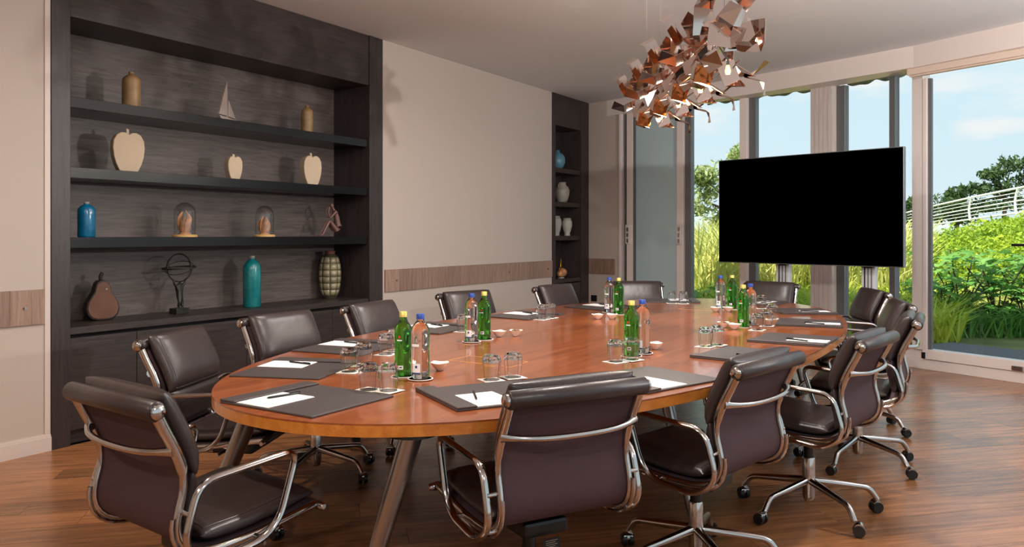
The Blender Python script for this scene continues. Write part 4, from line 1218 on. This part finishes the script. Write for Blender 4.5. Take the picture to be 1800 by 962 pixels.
# skinned figures
def skin_figure(name, mat, parent, nodes, edges):
    me = bpy.data.meshes.new(name)
    names = list(nodes); ix = {n: i for i, n in enumerate(names)}
    me.from_pydata([nodes[n][:3] for n in names], [(ix[a], ix[b]) for a, b in edges], []); me.update()
    me.materials.append(mat)
    o = bpy.data.objects.new(name, me); COL.objects.link(o); o.parent = parent
    o.modifiers.new('skin', 'SKIN'); s2 = o.modifiers.new('sub', 'SUBSURF'); s2.levels = 2; s2.render_levels = 2
    for i, n in enumerate(names):
        sv = me.skin_vertices[0].data[i]; sv.radius = (nodes[n][3], nodes[n][3]); sv.use_root = (i == 0)
    return o
p, s = place(583, 1.31, -0.16)
fg = empty('seated_figure', p, -0.1, 'brown seated figure sculpture hugging its knees, right end of the lowest shelf', 'sculpture')
N = {'hip': (0, .072, .036, .030), 'belly': (0, .074, .095, .024), 'chest': (0, .058, .175, .026), 'sh': (0, .034, .226, .018), 'neck': (0, .016, .250, .010), 'head': (0, .000, .278, .021), 'crown': (0, -.010, .298, .015)}
E = [('hip', 'belly'), ('belly', 'chest'), ('chest', 'sh'), ('sh', 'neck'), ('neck', 'head'), ('head', 'crown')]
for t, sx in (('l', -1), ('r', 1)):
    N.update({'th' + t: (sx * .020, .040, .056, .024), 'kn' + t: (sx * .016, -.036, .142, .015), 'sn' + t: (sx * .016, -.078, .075, .013), 'an' + t: (sx * .015, -.112, .018, .009), 'to' + t: (sx * .017, -.140, .010, .008),
              'ss' + t: (sx * .028, .026, .220, .012), 'el' + t: (sx * .020, -.030, .168, .008), 'wr' + t: (sx * .020, -.052, .215, .0065), 'ha' + t: (sx * .014, -.034, .268, .008)})
    E += [('hip', 'th' + t), ('th' + t, 'kn' + t), ('kn' + t, 'sn' + t), ('sn' + t, 'an' + t), ('an' + t, 'to' + t), ('sh', 'ss' + t), ('ss' + t, 'el' + t), ('el' + t, 'wr' + t), ('wr' + t, 'ha' + t)]
skin_figure('body', M_figure, fg, N, E)
# on the worktop
WZ = 0.740
p, s = place(178, WZ, -0.29)
pr = empty('wooden_pear', p, -0.25, 'brown wooden half-pear ornament with stem on the worktop', 'ornament')
half = [(0.0, 0.275), (0.022, 0.272), (0.042, 0.255), (0.050, 0.225), (0.056, 0.195), (0.078, 0.160), (0.100, 0.120), (0.108, 0.080), (0.098, 0.040), (0.072, 0.012), (0.035, 0.0)]
out = ([(-a, b) for a, b in half[::-1]][:-1] + half)[::-1]
slab(out, 0.09).build('rim', M_peardark, pr, bevel=0.008)
face = slab([(a * 0.90, 0.012 + b * 0.91) for a, b in out], 0.012); face.v = [(x + 0.043, a, b) for x, a, b in face.v]
face.build('cut_face', M_pear, pr, bevel=0.003)
MB().tube(spline([(0, 0, 0.27), (0, -0.004, 0.30), (0, 0.008, 0.326)], 4), [0.013] * 8 + [0.010], 8).build('stem', M_peardark, pr, smooth=True)
MB().tube([(0.05, 0.02, 0.215), (0.053, 0.02, 0.215)], 0.006, 8).build('stud', M_steel, pr)
p, s = place(315, WZ, -0.235)
am = empty('armillary_figure', p, 0.1, 'dark bronze kneeling figure holding an open ring sphere on the worktop', 'sculpture')
MB().box(-0.04, 0.04, -0.058, 0.058, 0, 0.042).build('plinth', M_patina, am, bevel=0.003)
N = {'hip': (0, 0, .125, .022), 'belly': (0, .002, .16, .020), 'chest': (0, .004, .192, .025), 'neck': (0, .004, .216, .011), 'head': (0.006, .010, .232, .015)}
E = [('hip', 'belly'), ('belly', 'chest'), ('chest', 'neck'), ('neck', 'head')]
for t, sy in (('l', -1), ('r', 1)):
    N.update({'kn' + t: (.030 if sy < 0 else .006, sy * .022, .090 if sy < 0 else .075, .014), 'ft' + t: (.012, sy * .018, .047, .010), 'sh' + t: (0, sy * .028, .207, .012), 'el' + t: (.004, sy * .048, .225, .009), 'ha' + t: (.002, sy * .056, .258, .007)})
    E += [('hip', 'kn' + t), ('kn' + t, 'ft' + t), ('chest', 'sh' + t), ('sh' + t, 'el' + t), ('el' + t, 'ha' + t)]
skin_figure('body', M_patina, am, N, E)
cz, rr = 0.340, 0.105
def ring(R, tilt_x, tilt_z, r, name):
    Mx = Matrix.Rotation(tilt_z, 3, 'Z') @ Matrix.Rotation(tilt_x, 3, 'X')
    pts = [Mx @ Vector((R * math.cos(2 * math.pi * k / 36), R * math.sin(2 * math.pi * k / 36), 0)) + Vector((0, 0, cz)) for k in range(36)]
    MB().tube(pts, r, 6, closed=True).build(name, M_patina, am, smooth=True)
ring(rr, math.pi / 2, math.pi / 2, 0.0045, 'meridian_ring'); ring(rr * 0.97, math.pi / 2, 0.3, 0.003, 'ring'); ring(rr * 1.12, 0.06, 0, 0.006, 'horizon_ring'); ring(rr * 0.94, 0.5, 0.5, 0.003, 'ring')
ceramic_bottle(443, WZ, -0.21, 0.415, 0.071, M_teal, M_grey, 'tall teal glazed bottle on the worktop')
p, s = place(580, WZ, -0.30)
vz = empty('patchwork_vase', p, 0, 'tall olive vase with basketweave tiles at the right of the worktop', 'vase')
VP = [(0.055, 0.0), (0.066, 0.02), (0.085, 0.08), (0.096, 0.16), (0.098, 0.23), (0.092, 0.31), (0.076, 0.375), (0.055, 0.402), (0.046, 0.408)]
MB().lathe([(0.0, 0.0)] + VP, 32).build('body', M_vasedark, vz, smooth=True)
MB().lathe([(0.046, 0.405), (0.044, 0.42), (0.050, 0.438), (0.040, 0.438), (0.036, 0.41)], 24).build('neck', M_terracotta, vz, smooth=True, angle=60)
def vr(z):
    for (r0, z0), (r1, z1) in zip(VP, VP[1:]):
        if z0 <= z <= z1: return r0 + (r1 - r0) * (z - z0) / (z1 - z0)
    return VP[-1][0]
for i in range(6):
    z0 = 0.028 + i * 0.060; z1 = z0 + 0.053
    for k in range(8):
        vs = []; n = 3
        a0 = 2 * math.pi * (k + 0.06 + 0.0 * (i % 2)) / 8; a1 = 2 * math.pi * (k + 0.94) / 8
        for zz in (z0, (z0 + z1) / 2, z1):
            for t in range(n + 1):
                a = a0 + (a1 - a0) * t / n; r = vr(zz) + 0.0045
                vs.append((r * math.cos(a), r * math.sin(a), zz))
        fs = []
        for q in range(2):
            for t in range(n): fs.append((q * 4 + t, q * 4 + t + 1, q * 4 + t + 5, q * 4 + t + 4))
        o = MB().add(vs, fs).build('tile', M_vasepatch, vz, smooth=True)
        sm = o.modifiers.new('thick', 'SOLIDIFY'); sm.thickness = 0.006; sm.offset = -1
# niche ornaments
def turned(name, px, z, x, prof_, mat, lab, cat='vase'):
    p, s = place(px, z, x); o = empty(name, p, 0, lab, cat)
    MB().lathe([(0.0, 0.0)] + prof_, 28).build('body', mat, o, smooth=True, angle=70)
    r, zt = prof_[-1]
    MB().lathe([(r, zt), (r * 1.12, zt + 0.006), (r * 1.05, zt + 0.012), (r * 0.8, zt + 0.010), (r * 0.78, zt - 0.01)], 24).build('lip', mat, o, smooth=True)
    return o
turned('round_vase', 980, 2.20, -0.15, [(0.05, 0.0), (0.085, 0.04), (0.105, 0.10), (0.10, 0.16), (0.07, 0.205), (0.032, 0.225), (0.026, 0.245)], M_aqua, 'round blue vase on the top shelf of the narrow niche')
jg = turned('two_handled_jug', 988, 1.755, -0.13, [(0.055, 0.0), (0.075, 0.03), (0.098, 0.10), (0.102, 0.16), (0.085, 0.21), (0.055, 0.235), (0.05, 0.265)], M_grey, 'grey two-handled jug in the narrow niche')
for s_ in (-1, 1): MB().tube(spline([(0, s_ * 0.05, 0.25), (0, s_ * 0.085, 0.255), (0, s_ * 0.105, 0.225), (0, s_ * 0.09, 0.19)], 4), 0.008, 8).build('handle', M_grey, jg, smooth=True)
turned('ribbed_vase', 997, 1.31, -0.082, [(0.038, 0.0), (0.042, 0.015), (0.035, 0.03), (0.054, 0.08), (0.068, 0.14), (0.065, 0.19), (0.048, 0.225)], M_white, 'front white ribbed vase in the narrow niche')
turned('ribbed_vase', 978.5, 1.31, -0.218, [(0.038, 0.0), (0.042, 0.015), (0.035, 0.03), (0.056, 0.09), (0.072, 0.16), (0.066, 0.215), (0.042, 0.255)], M_white, 'white ribbed vase half hidden at the left of the narrow niche')
p, s = place(986, WZ, -0.12)
gd = empty('gilded_ornament', p, 0.3, 'golden leaf and amber shell ornament at the bottom of the narrow niche', 'ornament')
vs, fs = ico((0.015, 0.035, 0.075), 0.062, 2); MB().add(vs, fs).build('shell', M_shell, gd, smooth=True)
vs, fs = ico((0.0, -0.05, 0.065), 0.05, 2); MB().add(vs, fs).build('shell', M_shell, gd, smooth=True)
MB().lathe([(0.05, 0.0), (0.045, 0.012), (0.02, 0.022), (0.018, 0.035), (0.0, 0.036)], 16).build('foot', M_grey, gd, smooth=True)
slab([(0.0, 0.105), (0.035, 0.15), (0.028, 0.20), (0.0, 0.262), (-0.028, 0.19), (-0.035, 0.15)], 0.014).build('flame_leaf', M_driftgold, gd, bevel=0.004)
slab([(-0.06, 0.09), (-0.03, 0.12), (-0.06, 0.155), (-0.10, 0.145), (-0.12, 0.10)], 0.012).build('leaf', M_driftgold, gd, bevel=0.003)

# ------------------------------------------------------------------ garden outside
npr = np.random.RandomState(4)
def quads(name, V, n_per, mat, parent=None, smooth=False):
    me = bpy.data.meshes.new(name)
    n = len(V) // n_per
    me.vertices.add(len(V)); me.vertices.foreach_set('co', np.asarray(V, dtype=np.float32).ravel())
    me.loops.add(len(V)); me.loops.foreach_set('vertex_index', np.arange(len(V), dtype=np.int32))
    me.polygons.add(n); me.polygons.foreach_set('loop_start', np.arange(n, dtype=np.int32) * n_per)
    me.update(calc_edges=True); me.validate(); me.materials.append(mat)
    o = bpy.data.objects.new(name, me); COL.objects.link(o)
    if parent is not None: o.parent = parent
    return o
def leaf_cloud(pts, size, aspect=0.5, up=0.5, var=0.4):
    """rhombic leaves at the given points"""
    n = len(pts)
    d = npr.normal(size=(n, 3)); d /= np.linalg.norm(d, axis=1)[:, None]
    nn = npr.normal(size=(n, 3)); nn[:, 2] += up * 2; w = np.cross(d, nn); w /= (np.linalg.norm(w, axis=1)[:, None] + 1e-9)
    s = size * (1 + var * npr.uniform(-1, 1, size=(n, 1)))
    a = pts - d * s; b = pts + w * s * aspect; c = pts + d * s; e = pts - w * s * aspect
    return np.stack([a, b, c, e], axis=1).reshape(-1, 3)
def blob_pts(n, rad, c=(0, 0, 0), shell=0.55):
    d = npr.normal(size=(n, 3)); d /= np.linalg.norm(d, axis=1)[:, None]
    r = (shell + (1 - shell) * npr.uniform(size=(n, 1)) ** 0.6)
    bump = 1 + 0.16 * np.sin(d[:, :1] * 7 + 1) * np.sin(d[:, 1:2] * 6) + 0.1 * np.sin(d[:, 2:] * 9)
    return d * r * bump * np.array(rad) + np.array(c)
def cw(X, Z, z=0.0):
    p = EYE + R_ * X + F_ * Z
    return (p.x, p.y, z)
def ground_z(X, Z):
    """lawn near the house, bank rising to the right and away"""
    u = X / max(Z, 1)
    k = max(0.0, min(1.0, (Z - 13) / 22))
    s = max(0.0, min(1.0, (u - 0.36) / 0.26))
    return -0.12 + 0.30 * max(0, min(1, (Z - 11) / 8)) * (1 - s) + s * k * k * (3 - 2 * k) * 1.1
m = MB(); GX = 60; GZN = 60; vs = []; fs = []
for i in range(GZN + 1):
    Z = 5.5 + 115 * (i / GZN) ** 2
    for j in range(GX + 1):
        X = (-0.25 + 1.5 * j / GX) * Z
        vs.append(cw(X, Z, ground_z(X, Z)))
for i in range(GZN):
    for j in range(GX):
        a = i * (GX + 1) + j; fs.append((a, a + 1, a + GX + 2, a + GX + 1))
lawn = m.add(vs, fs).build('ground', M_soil, None, smooth=True); lawn['kind'] = 'structure'; lawn.location = (0, 0, 0)
# drop the part of the ground that would lie inside the room
import bmesh
bm = bmesh.new(); bm.from_mesh(lawn.data)
def inside_room(p):
    n1 = Vector((-D1.y, D1.x, 0)); n2 = Vector((-D2.y, D2.x, 0))
    return (p - V0).dot(n1) < 0.10 and (p - V1).dot(n2) < 0.10 and p.x < 7.75
dele = [v_ for v_ in bm.verts if inside_room(v_.co)]
bmesh.ops.delete(bm, geom=dele, context='VERTS'); bm.to_mesh(lawn.data); bm.free()
pave = struct(MB().box(-0.5, L1 + 0.3, 0.14, 0.9, -0.16, -0.05, FM1).box(0, L2 + 3.0, 0.14, 2.55, -0.16, -0.05, FM2), 'gravel_strip', M_gravel)
# distant hill
m = MB(); vs = []; fs = []
for i in range(41):
    u = -0.4 + 1.7 * i / 40
    hh = 26 + 10 * math.sin(u * 7 + 0.4) + 5 * math.sin(u * 17)
    for Z, z in ((640, -20), (760, hh * 0.8), (900, hh), (1100, -20)): vs.append(cw(u * Z, Z, z))
for i in range(40):
    for k in range(3): fs.append((4 * i + k, 4 * i + 4 + k, 4 * i + 5 + k, 4 * i + 1 + k))
hill = m.add(vs, fs).build('hills', M_hill, None, smooth=True); hill['kind'] = 'structure'
# grasses: nobody could count these
def blades(n, xs, zs, hgt, width, lean, name, mat, lab, base=ground_z, seg_rand=0.4):
    V = []
    X = npr.uniform(*xs, size=n); Z = npr.uniform(*zs, size=n)
    for k in range(n):
        Zk = Z[k]; Xk = X[k] * Zk
        b = np.array(cw(Xk, Zk, base(Xk, Zk))); h = hgt * npr.uniform(1 - seg_rand, 1 + seg_rand)
        a = npr.uniform(0, 6.28); dx = np.array([math.cos(a), math.sin(a), 0]); a2 = npr.uniform(0, 6.28); w = np.array([math.cos(a2), math.sin(a2), 0]) * width
        m1 = b + dx * lean * h * 0.3 + np.array([0, 0, h * 0.6]); t = b + dx * lean * h + np.array([0, 0, h * npr.uniform(0.75, 1.0)])
        V += [b - w, b + w, m1 + w * 0.8, m1 - w * 0.8, m1 - w * 0.8, m1 + w * 0.8, t + w * 0.1, t - w * 0.1]
    o = quads(name, V, 4, mat); tag(o, lab, 'grass', None, 'stuff'); return o
blades(9000, (0.228, 0.50), (13.5, 20), 1.25, 0.022, 0.45, 'tall_grass', L_grass, 'tall pale yellow-green reeds beyond the left windows')
blades(9000, (0.228, 0.56), (10.6, 15), 0.50, 0.020, 0.7, 'meadow_grass', L_lime, 'bright lime-green low grass outside the windows')
blades(5000, (0.48, 0.80), (12.8, 17), 0.42, 0.018, 0.7, 'bank_grass', L_grass, 'sunlit yellow grass strip behind the dark leafy plants')
blades(3000, (0.46, 0.74), (11.1, 12.2), 0.34, 0.014, 0.9, 'edging_grass', L_dark, 'dark green strappy leaves along the gravel by the right door')
# hedge on the bank, one continuous thing
rnd = random.Random(11)
hg = empty('hedge', cw(0.6 * 19, 19, ground_z(0.6 * 19, 19)), 0, 'sunlit yellow-green hedge covering the bank below the white railing', 'hedge')
def hedge_top(u, Z):
    return 1.33 + ((u - 0.53) * 300.0) / 1400.0 * Z
for row_n, (Z0, n, u0, u1, low) in enumerate(((16.5, 11, 0.46, 0.78, 0.55), (18.5, 12, 0.44, 0.78, 0.28), (21.0, 13, 0.43, 0.78, 0.10))):
    P = []
    for i in range(n):
        u = u0 + (u1 - u0) * (i + rnd.uniform(-.2, .2)) / (n - 1); Z = Z0 + rnd.uniform(-.7, .7); X = u * Z
        s_ = rnd.uniform(0.95, 1.2)
        c = Vector(cw(X, Z, hedge_top(u, Z) - low - 0.62 * s_ + rnd.uniform(-.08, .05))) - hg.location
        P.append(blob_pts(6200, (1.0 * s_, 1.0 * s_, 0.66 * s_), tuple(c)))
        g_ = ground_z(X, Z) - hg.location.z
        MB().tube([Vector((c.x, c.y, g_ - 0.1)), c + Vector((rnd.uniform(-.2, .2), rnd.uniform(-.2, .2), 0.2))], [0.04, 0.015], 6).build('stem', M_bark, hg)
    quads('foliage', leaf_cloud(np.concatenate(P), 0.050), 4, L_hedge, hg)
# dark big-leaved plants in the shade of the house
def lobed(n_lobes=5):
    pts = [(0, -0.35)]
    for k in range(n_lobes):
        a = -0.9 * math.pi / 2 * 1.15 + (k / (n_lobes - 1)) * math.pi * 1.04 - 0.0
        a = math.radians(-115 + 230 * k / (n_lobes - 1)) + math.pi / 2
        r = 0.75 + 0.25 * math.sin(math.pi * k / (n_lobes - 1))
        pts.append((0.34 * math.cos(a - 0.30), 0.34 * math.sin(a - 0.30))); pts.append((r * math.cos(a), r * math.sin(a)))
    pts.append((0.34 * math.cos(math.radians(115 + 17) + math.pi / 2), 0.34 * math.sin(math.radians(115 + 17) + math.pi / 2)))
    return pts
LB = np.array([(x, y, 0.0) for x, y in lobed()])
def make_fig(seed, hgt, spread_, n):
    rr = np.random.RandomState(seed); o = empty('broad_leaf_plant', (0, 0, 0)); V = []
    for k in range(7):
        a = 6.28 * k / 7 + rr.uniform(-.3, .3); r = spread_ * rr.uniform(.35, 1.0)
        MB().tube(spline([(0.03 * math.cos(a), 0.03 * math.sin(a), -0.05), (r * .35 * math.cos(a), r * .35 * math.sin(a), hgt * .45), (r * math.cos(a), r * math.sin(a), hgt * rr.uniform(.75, 1.0))], 4), 0.010, 6).build('stem', M_bark, o)
    for k in range(n):
        a = rr.uniform(0, 6.28); t = rr.uniform(0.12, 1.0); r = spread_ * (0.35 + 0.75 * t) * math.sqrt(rr.uniform(0.05, 1))
        c = np.array([r * math.cos(a), r * math.sin(a), hgt * t])
        e = np.array([math.cos(a), math.sin(a), -0.25 + rr.uniform(-.4, .4)]); e /= np.linalg.norm(e)
        up_ = np.array([rr.uniform(-.5, .5), rr.uniform(-.5, .5), 1.0]); w = np.cross(up_, e); w /= np.linalg.norm(w); s = 0.155 * rr.uniform(.7, 1.25)
        L = [c + s * (w * p[0] + e * p[1]) for p in LB]
        V += L
    quads('leaves', V, len(LB), L_dark, o)
    return o
figs = [(1690, 11.9, 1.22, 0.62, 'left dark lobed-leaf plant outside the right door'), (1752, 11.7, 1.25, 0.68, 'middle dark lobed-leaf plant outside the right door'), (1806, 11.6, 1.1, 0.65, 'right dark lobed-leaf plant outside the right door'), (1655, 11.9, 0.75, 0.5, 'low dark lobed-leaf plant beside the white post'),
        (1232, 12.4, 0.55, 0.5, 'dark shaded plant low outside the left window')]
for i, (px, Z, hh, sp, lab) in enumerate(figs):
    o = make_fig(30 + i, hh, sp, 150); X = (px - 900) / 1400 * Z
    o.location = cw(X, Z, ground_z(X, Z)); tag(o, lab, 'plant', 'dark lobed-leaf plants')
# trees
def tree(px, Z, base, trunk_h, crowns, n, size, mat, lab, name, up=0.3):
    X = (px - 900) / 1400 * Z; o = empty(name, cw(X, Z, base), 0, lab, 'tree')
    MB().tube(spline([(0, 0, -0.2), (0.1, 0.05, trunk_h * 0.5), (0.0, 0.0, trunk_h)], 5), [0.14 - 0.009 * k for k in range(11)], 8).build('trunk', M_bark, o, smooth=True)
    P = []
    for (dx, dy, dz, rx, rz_) in crowns:
        q = R_ * dx + F_ * dy
        MB().tube([(0, 0, trunk_h * 0.75), (q.x, q.y, dz)], [0.06, 0.015], 6).build('branch', M_bark, o)
        P.append(blob_pts(n, (rx, rx, rz_), (q.x, q.y, dz), 0.25))
    quads('crown', leaf_cloud(np.concatenate(P), size, 0.35, up), 4, mat, o)
tree(1330, 19, 0.2, 1.9, [(-.9, 0, 2.45, .55, .45), (-1.25, .2, 1.95, .38, .5), (-.35, 0, 3.0, .35, .3), (-.7, .3, 1.45, .4, .3), (0, 0, 2.4, .6, .6), (.6, .2, 2.2, .6, .5), (-1.35, 0, 2.5, .3, .25)], 420, 0.075, L_olive, 'light olive-green tree beyond the left window, half behind the screen', 'garden_tree')
tree(1762, 42, 1.6, 2.3, [(-.5, 0, 2.9, .7, .35), (.5, 0, 3.4, .9, .45), (-1.5, 0, 2.1, .8, .35), (1.5, 0, 2.6, .9, .5), (0, 0, 2.2, .9, .5), (-2.4, .5, 1.3, .7, .4), (.9, 0, 1.4, 1.2, .5), (-.8, 0, 1.2, .9, .4)], 330, 0.15, L_pine, 'dark open-crowned pine above the railing at the far right', 'pine_tree')
tree(1680, 46, 1.6, 1.2, [(-.9, 0, 1.1, .75, .9), (0, 0, 1.3, .6, 1.1), (.5, 0, .9, .9, .8), (-.3, 0, 1.9, .3, .5), (.35, 0, 2.0, .25, .45)], 420, 0.15, L_pine, 'dark bushy conifer behind the railing left of the pine', 'conifer')
tree(1597, 48, 1.6, 1.0, [(0, 0, .9, .7, .8), (.2, 0, 1.5, .4, .5)], 350, 0.15, L_pine, 'small dark conifer seen between the screen and the white post', 'conifer')
# white railing on the ramp
rl_o = empty('ramp_railing', cw(25.0, 38, 1.9), 0, 'white tubular railing rising along the ramp beyond the hedge', 'railing')
ra = Vector(cw((1560 - 900) / 1400 * 52.0, 52.0, 1.33)); rb = Vector(cw((1900 - 900) / 1400 * 27.5, 27.5, 2.30))
ra.z = 1.33; rb.z = 2.25
def rail_pt(t, h): 
    p = ra.lerp(rb, t); return Vector((p.x, p.y, p.z + h + 0.09 * math.sin(math.pi * t)))
for h, r in ((1.10, 0.045), (0.92, 0.016), (0.76, 0.016), (0.58, 0.030), (0.42, 0.016), (0.26, 0.016), (0.08, 0.040)):
    bw(MB().tube([rail_pt(k / 16, h) for k in range(17)], r, 8), 'rail_tube', M_whitepipe, rl_o, smooth=True)
nv = (rb - ra).cross(Vector((0, 0, 1))).normalized(); tv_ = (rb - ra).normalized()
for t in (0.0, 0.16, 0.37, 0.594, 0.80, 0.99):
    pts = [rail_pt(t, h) + tv_ * (0.5 * (1 - ((h - 0.5) / 0.65) ** 2) * -0.7) for h in (0.02, 0.2, 0.45, 0.7, 0.95, 1.12)]
    bw(MB().tube(spline(pts, 3), 0.05, 8), 'curved_post', M_whitepipe, rl_o, smooth=True)

# ------------------------------------------------------------------ added lamps out of view that brighten the room
def added_downlight(x, y, lab, k=1.0, warm=False):
    o = empty('added_ceiling_light', (x, y, H), 0, lab, 'lamp', 'added ceiling fill lamps')
    MB().lathe([(0.075, -0.006), (0.095, -0.006), (0.095, 0.0), (0.075, 0.0)], 24).build('ring', M_trimw, o, smooth=True, angle=40)
    MB().lathe([(0.074, -0.004), (0.074, -0.001)], 24).build('lens', M_lens, o)
    l = bpy.data.lights.new('lamp', 'AREA'); l.shape = 'DISK'; l.size = 0.15; l.energy = ADDED_DOWN_W * k; l.color = (1.0, 0.86, 0.70) if warm else (1.0, 0.94, 0.89); l.spread = math.radians(165)
    lo = bpy.data.objects.new('lamp', l); COL.objects.link(lo); lo.parent = o; lo.location = (0, 0, -0.02)
SPOTS = [((2.3, -1.2), 0.7, 'behind the camera on the bookcase side'), ((2.5, 1.3), 0.7, 'over the near end of the table'), ((2.0, 3.9), 0.45, 'before the middle of the bookcase'),
 ((4.5, -1.4), 0.25, 'behind the camera'), ((3.7, 3.2), 0.85, 'over the middle of the table'), ((3.2, 5.4), 1.0, 'over the far half of the table')]
for (x, y), k, wh in SPOTS: added_downlight(x, y, 'added unseen round ceiling lamp ' + wh, k, y < 2.0)
def added_spot(x, y, aim, k, lab):  # added out of view to lift windows, far corner and bookcase
    o = empty('added_spotlight', (x, y, H), 0, lab, 'lamp', 'added fill spotlights behind the camera')
    d = (Vector(aim) - Vector((x, y, H - 0.16))).normalized()
    MB().box(-0.03, 0.03, -0.10, 0.10, -0.03, 0.0).build('adapter', M_plastic, o, bevel=0.003)
    MB().tube([(0, 0, -0.03), (0, 0, -0.12)], 0.008, 8).build('arm', M_plastic, o, smooth=True)
    c = Vector((0, 0, -0.16))
    MB().tube([c - d * 0.07, c + d * 0.08], 0.055, 18, cap=False).build('head', M_plastic, o, smooth=True)
    MB().tube([c - d * 0.072, c - d * 0.068], 0.055, 18).build('rear_cap', M_plastic, o, smooth=True)
    MB().tube([c + d * 0.060, c + d * 0.064], 0.053, 18).build('lens', M_lens, o)
    l = bpy.data.lights.new('beam', 'SPOT'); l.energy = ADDED_SPOT_W * k; l.color = (1.0, 0.95, 0.91); l.spot_size = math.radians(62); l.spot_blend = 0.9; l.shadow_soft_size = 0.05
    lo = bpy.data.objects.new('beam', l); COL.objects.link(lo); lo.parent = o; lo.location = c + d * 0.10
    lo.rotation_euler = d.to_track_quat('-Z', 'Y').to_euler()
added_spot(6.4, -1.7, (4.4, 8.8, 1.75), 1.0, 'added black fill spotlight at the right behind the camera, aimed at the windows')
added_spot(4.4, -2.0, (1.4, 9.6, 1.75), 0.75, 'added black fill spotlight behind the camera, aimed at the far corner')
added_spot(6.8, 0.2, (0.0, 4.3, 1.35), 0.35, 'added black fill spotlight by the right windows, aimed at the bookcase')
def added_floor_lamp(x, y, k, lab):  # added out of view to wash the ceiling and bookcase
    o = empty('added_floor_lamp', (x, y, 0), 0, lab, 'lamp')
    MB().lathe([(0.0, 0.0), (0.15, 0.0), (0.15, 0.012), (0.03, 0.022), (0.0, 0.022)], 24).build('base', M_steel, o, smooth=True, angle=40)
    MB().tube([(0, 0, 0.02), (0, 0, 1.80)], 0.011, 12).build('pole', M_steel, o, smooth=True)
    MB().lathe([(0.0, 1.795), (0.08, 1.80), (0.16, 1.84), (0.20, 1.90), (0.196, 1.901), (0.155, 1.846), (0.075, 1.806), (0.0, 1.80)], 28).build('bowl', M_steel, o, smooth=True)
    vs, fs = ico((0, 0, 1.835), 0.028, 2); MB().add(vs, fs).build('bulb', M_lens, o, smooth=True)
    l = bpy.data.lights.new('glow', 'POINT'); l.energy = ADDED_FLOOR_W * k; l.color = (1.0, 0.96, 0.93); l.shadow_soft_size = 0.05
    lo = bpy.data.objects.new('glow', l); COL.objects.link(lo); lo.parent = o; lo.location = (0, 0, 1.93)
added_floor_lamp(7.15, 5.3, 1.0, 'added unseen steel floor lamp by the right windows before the sliding door')
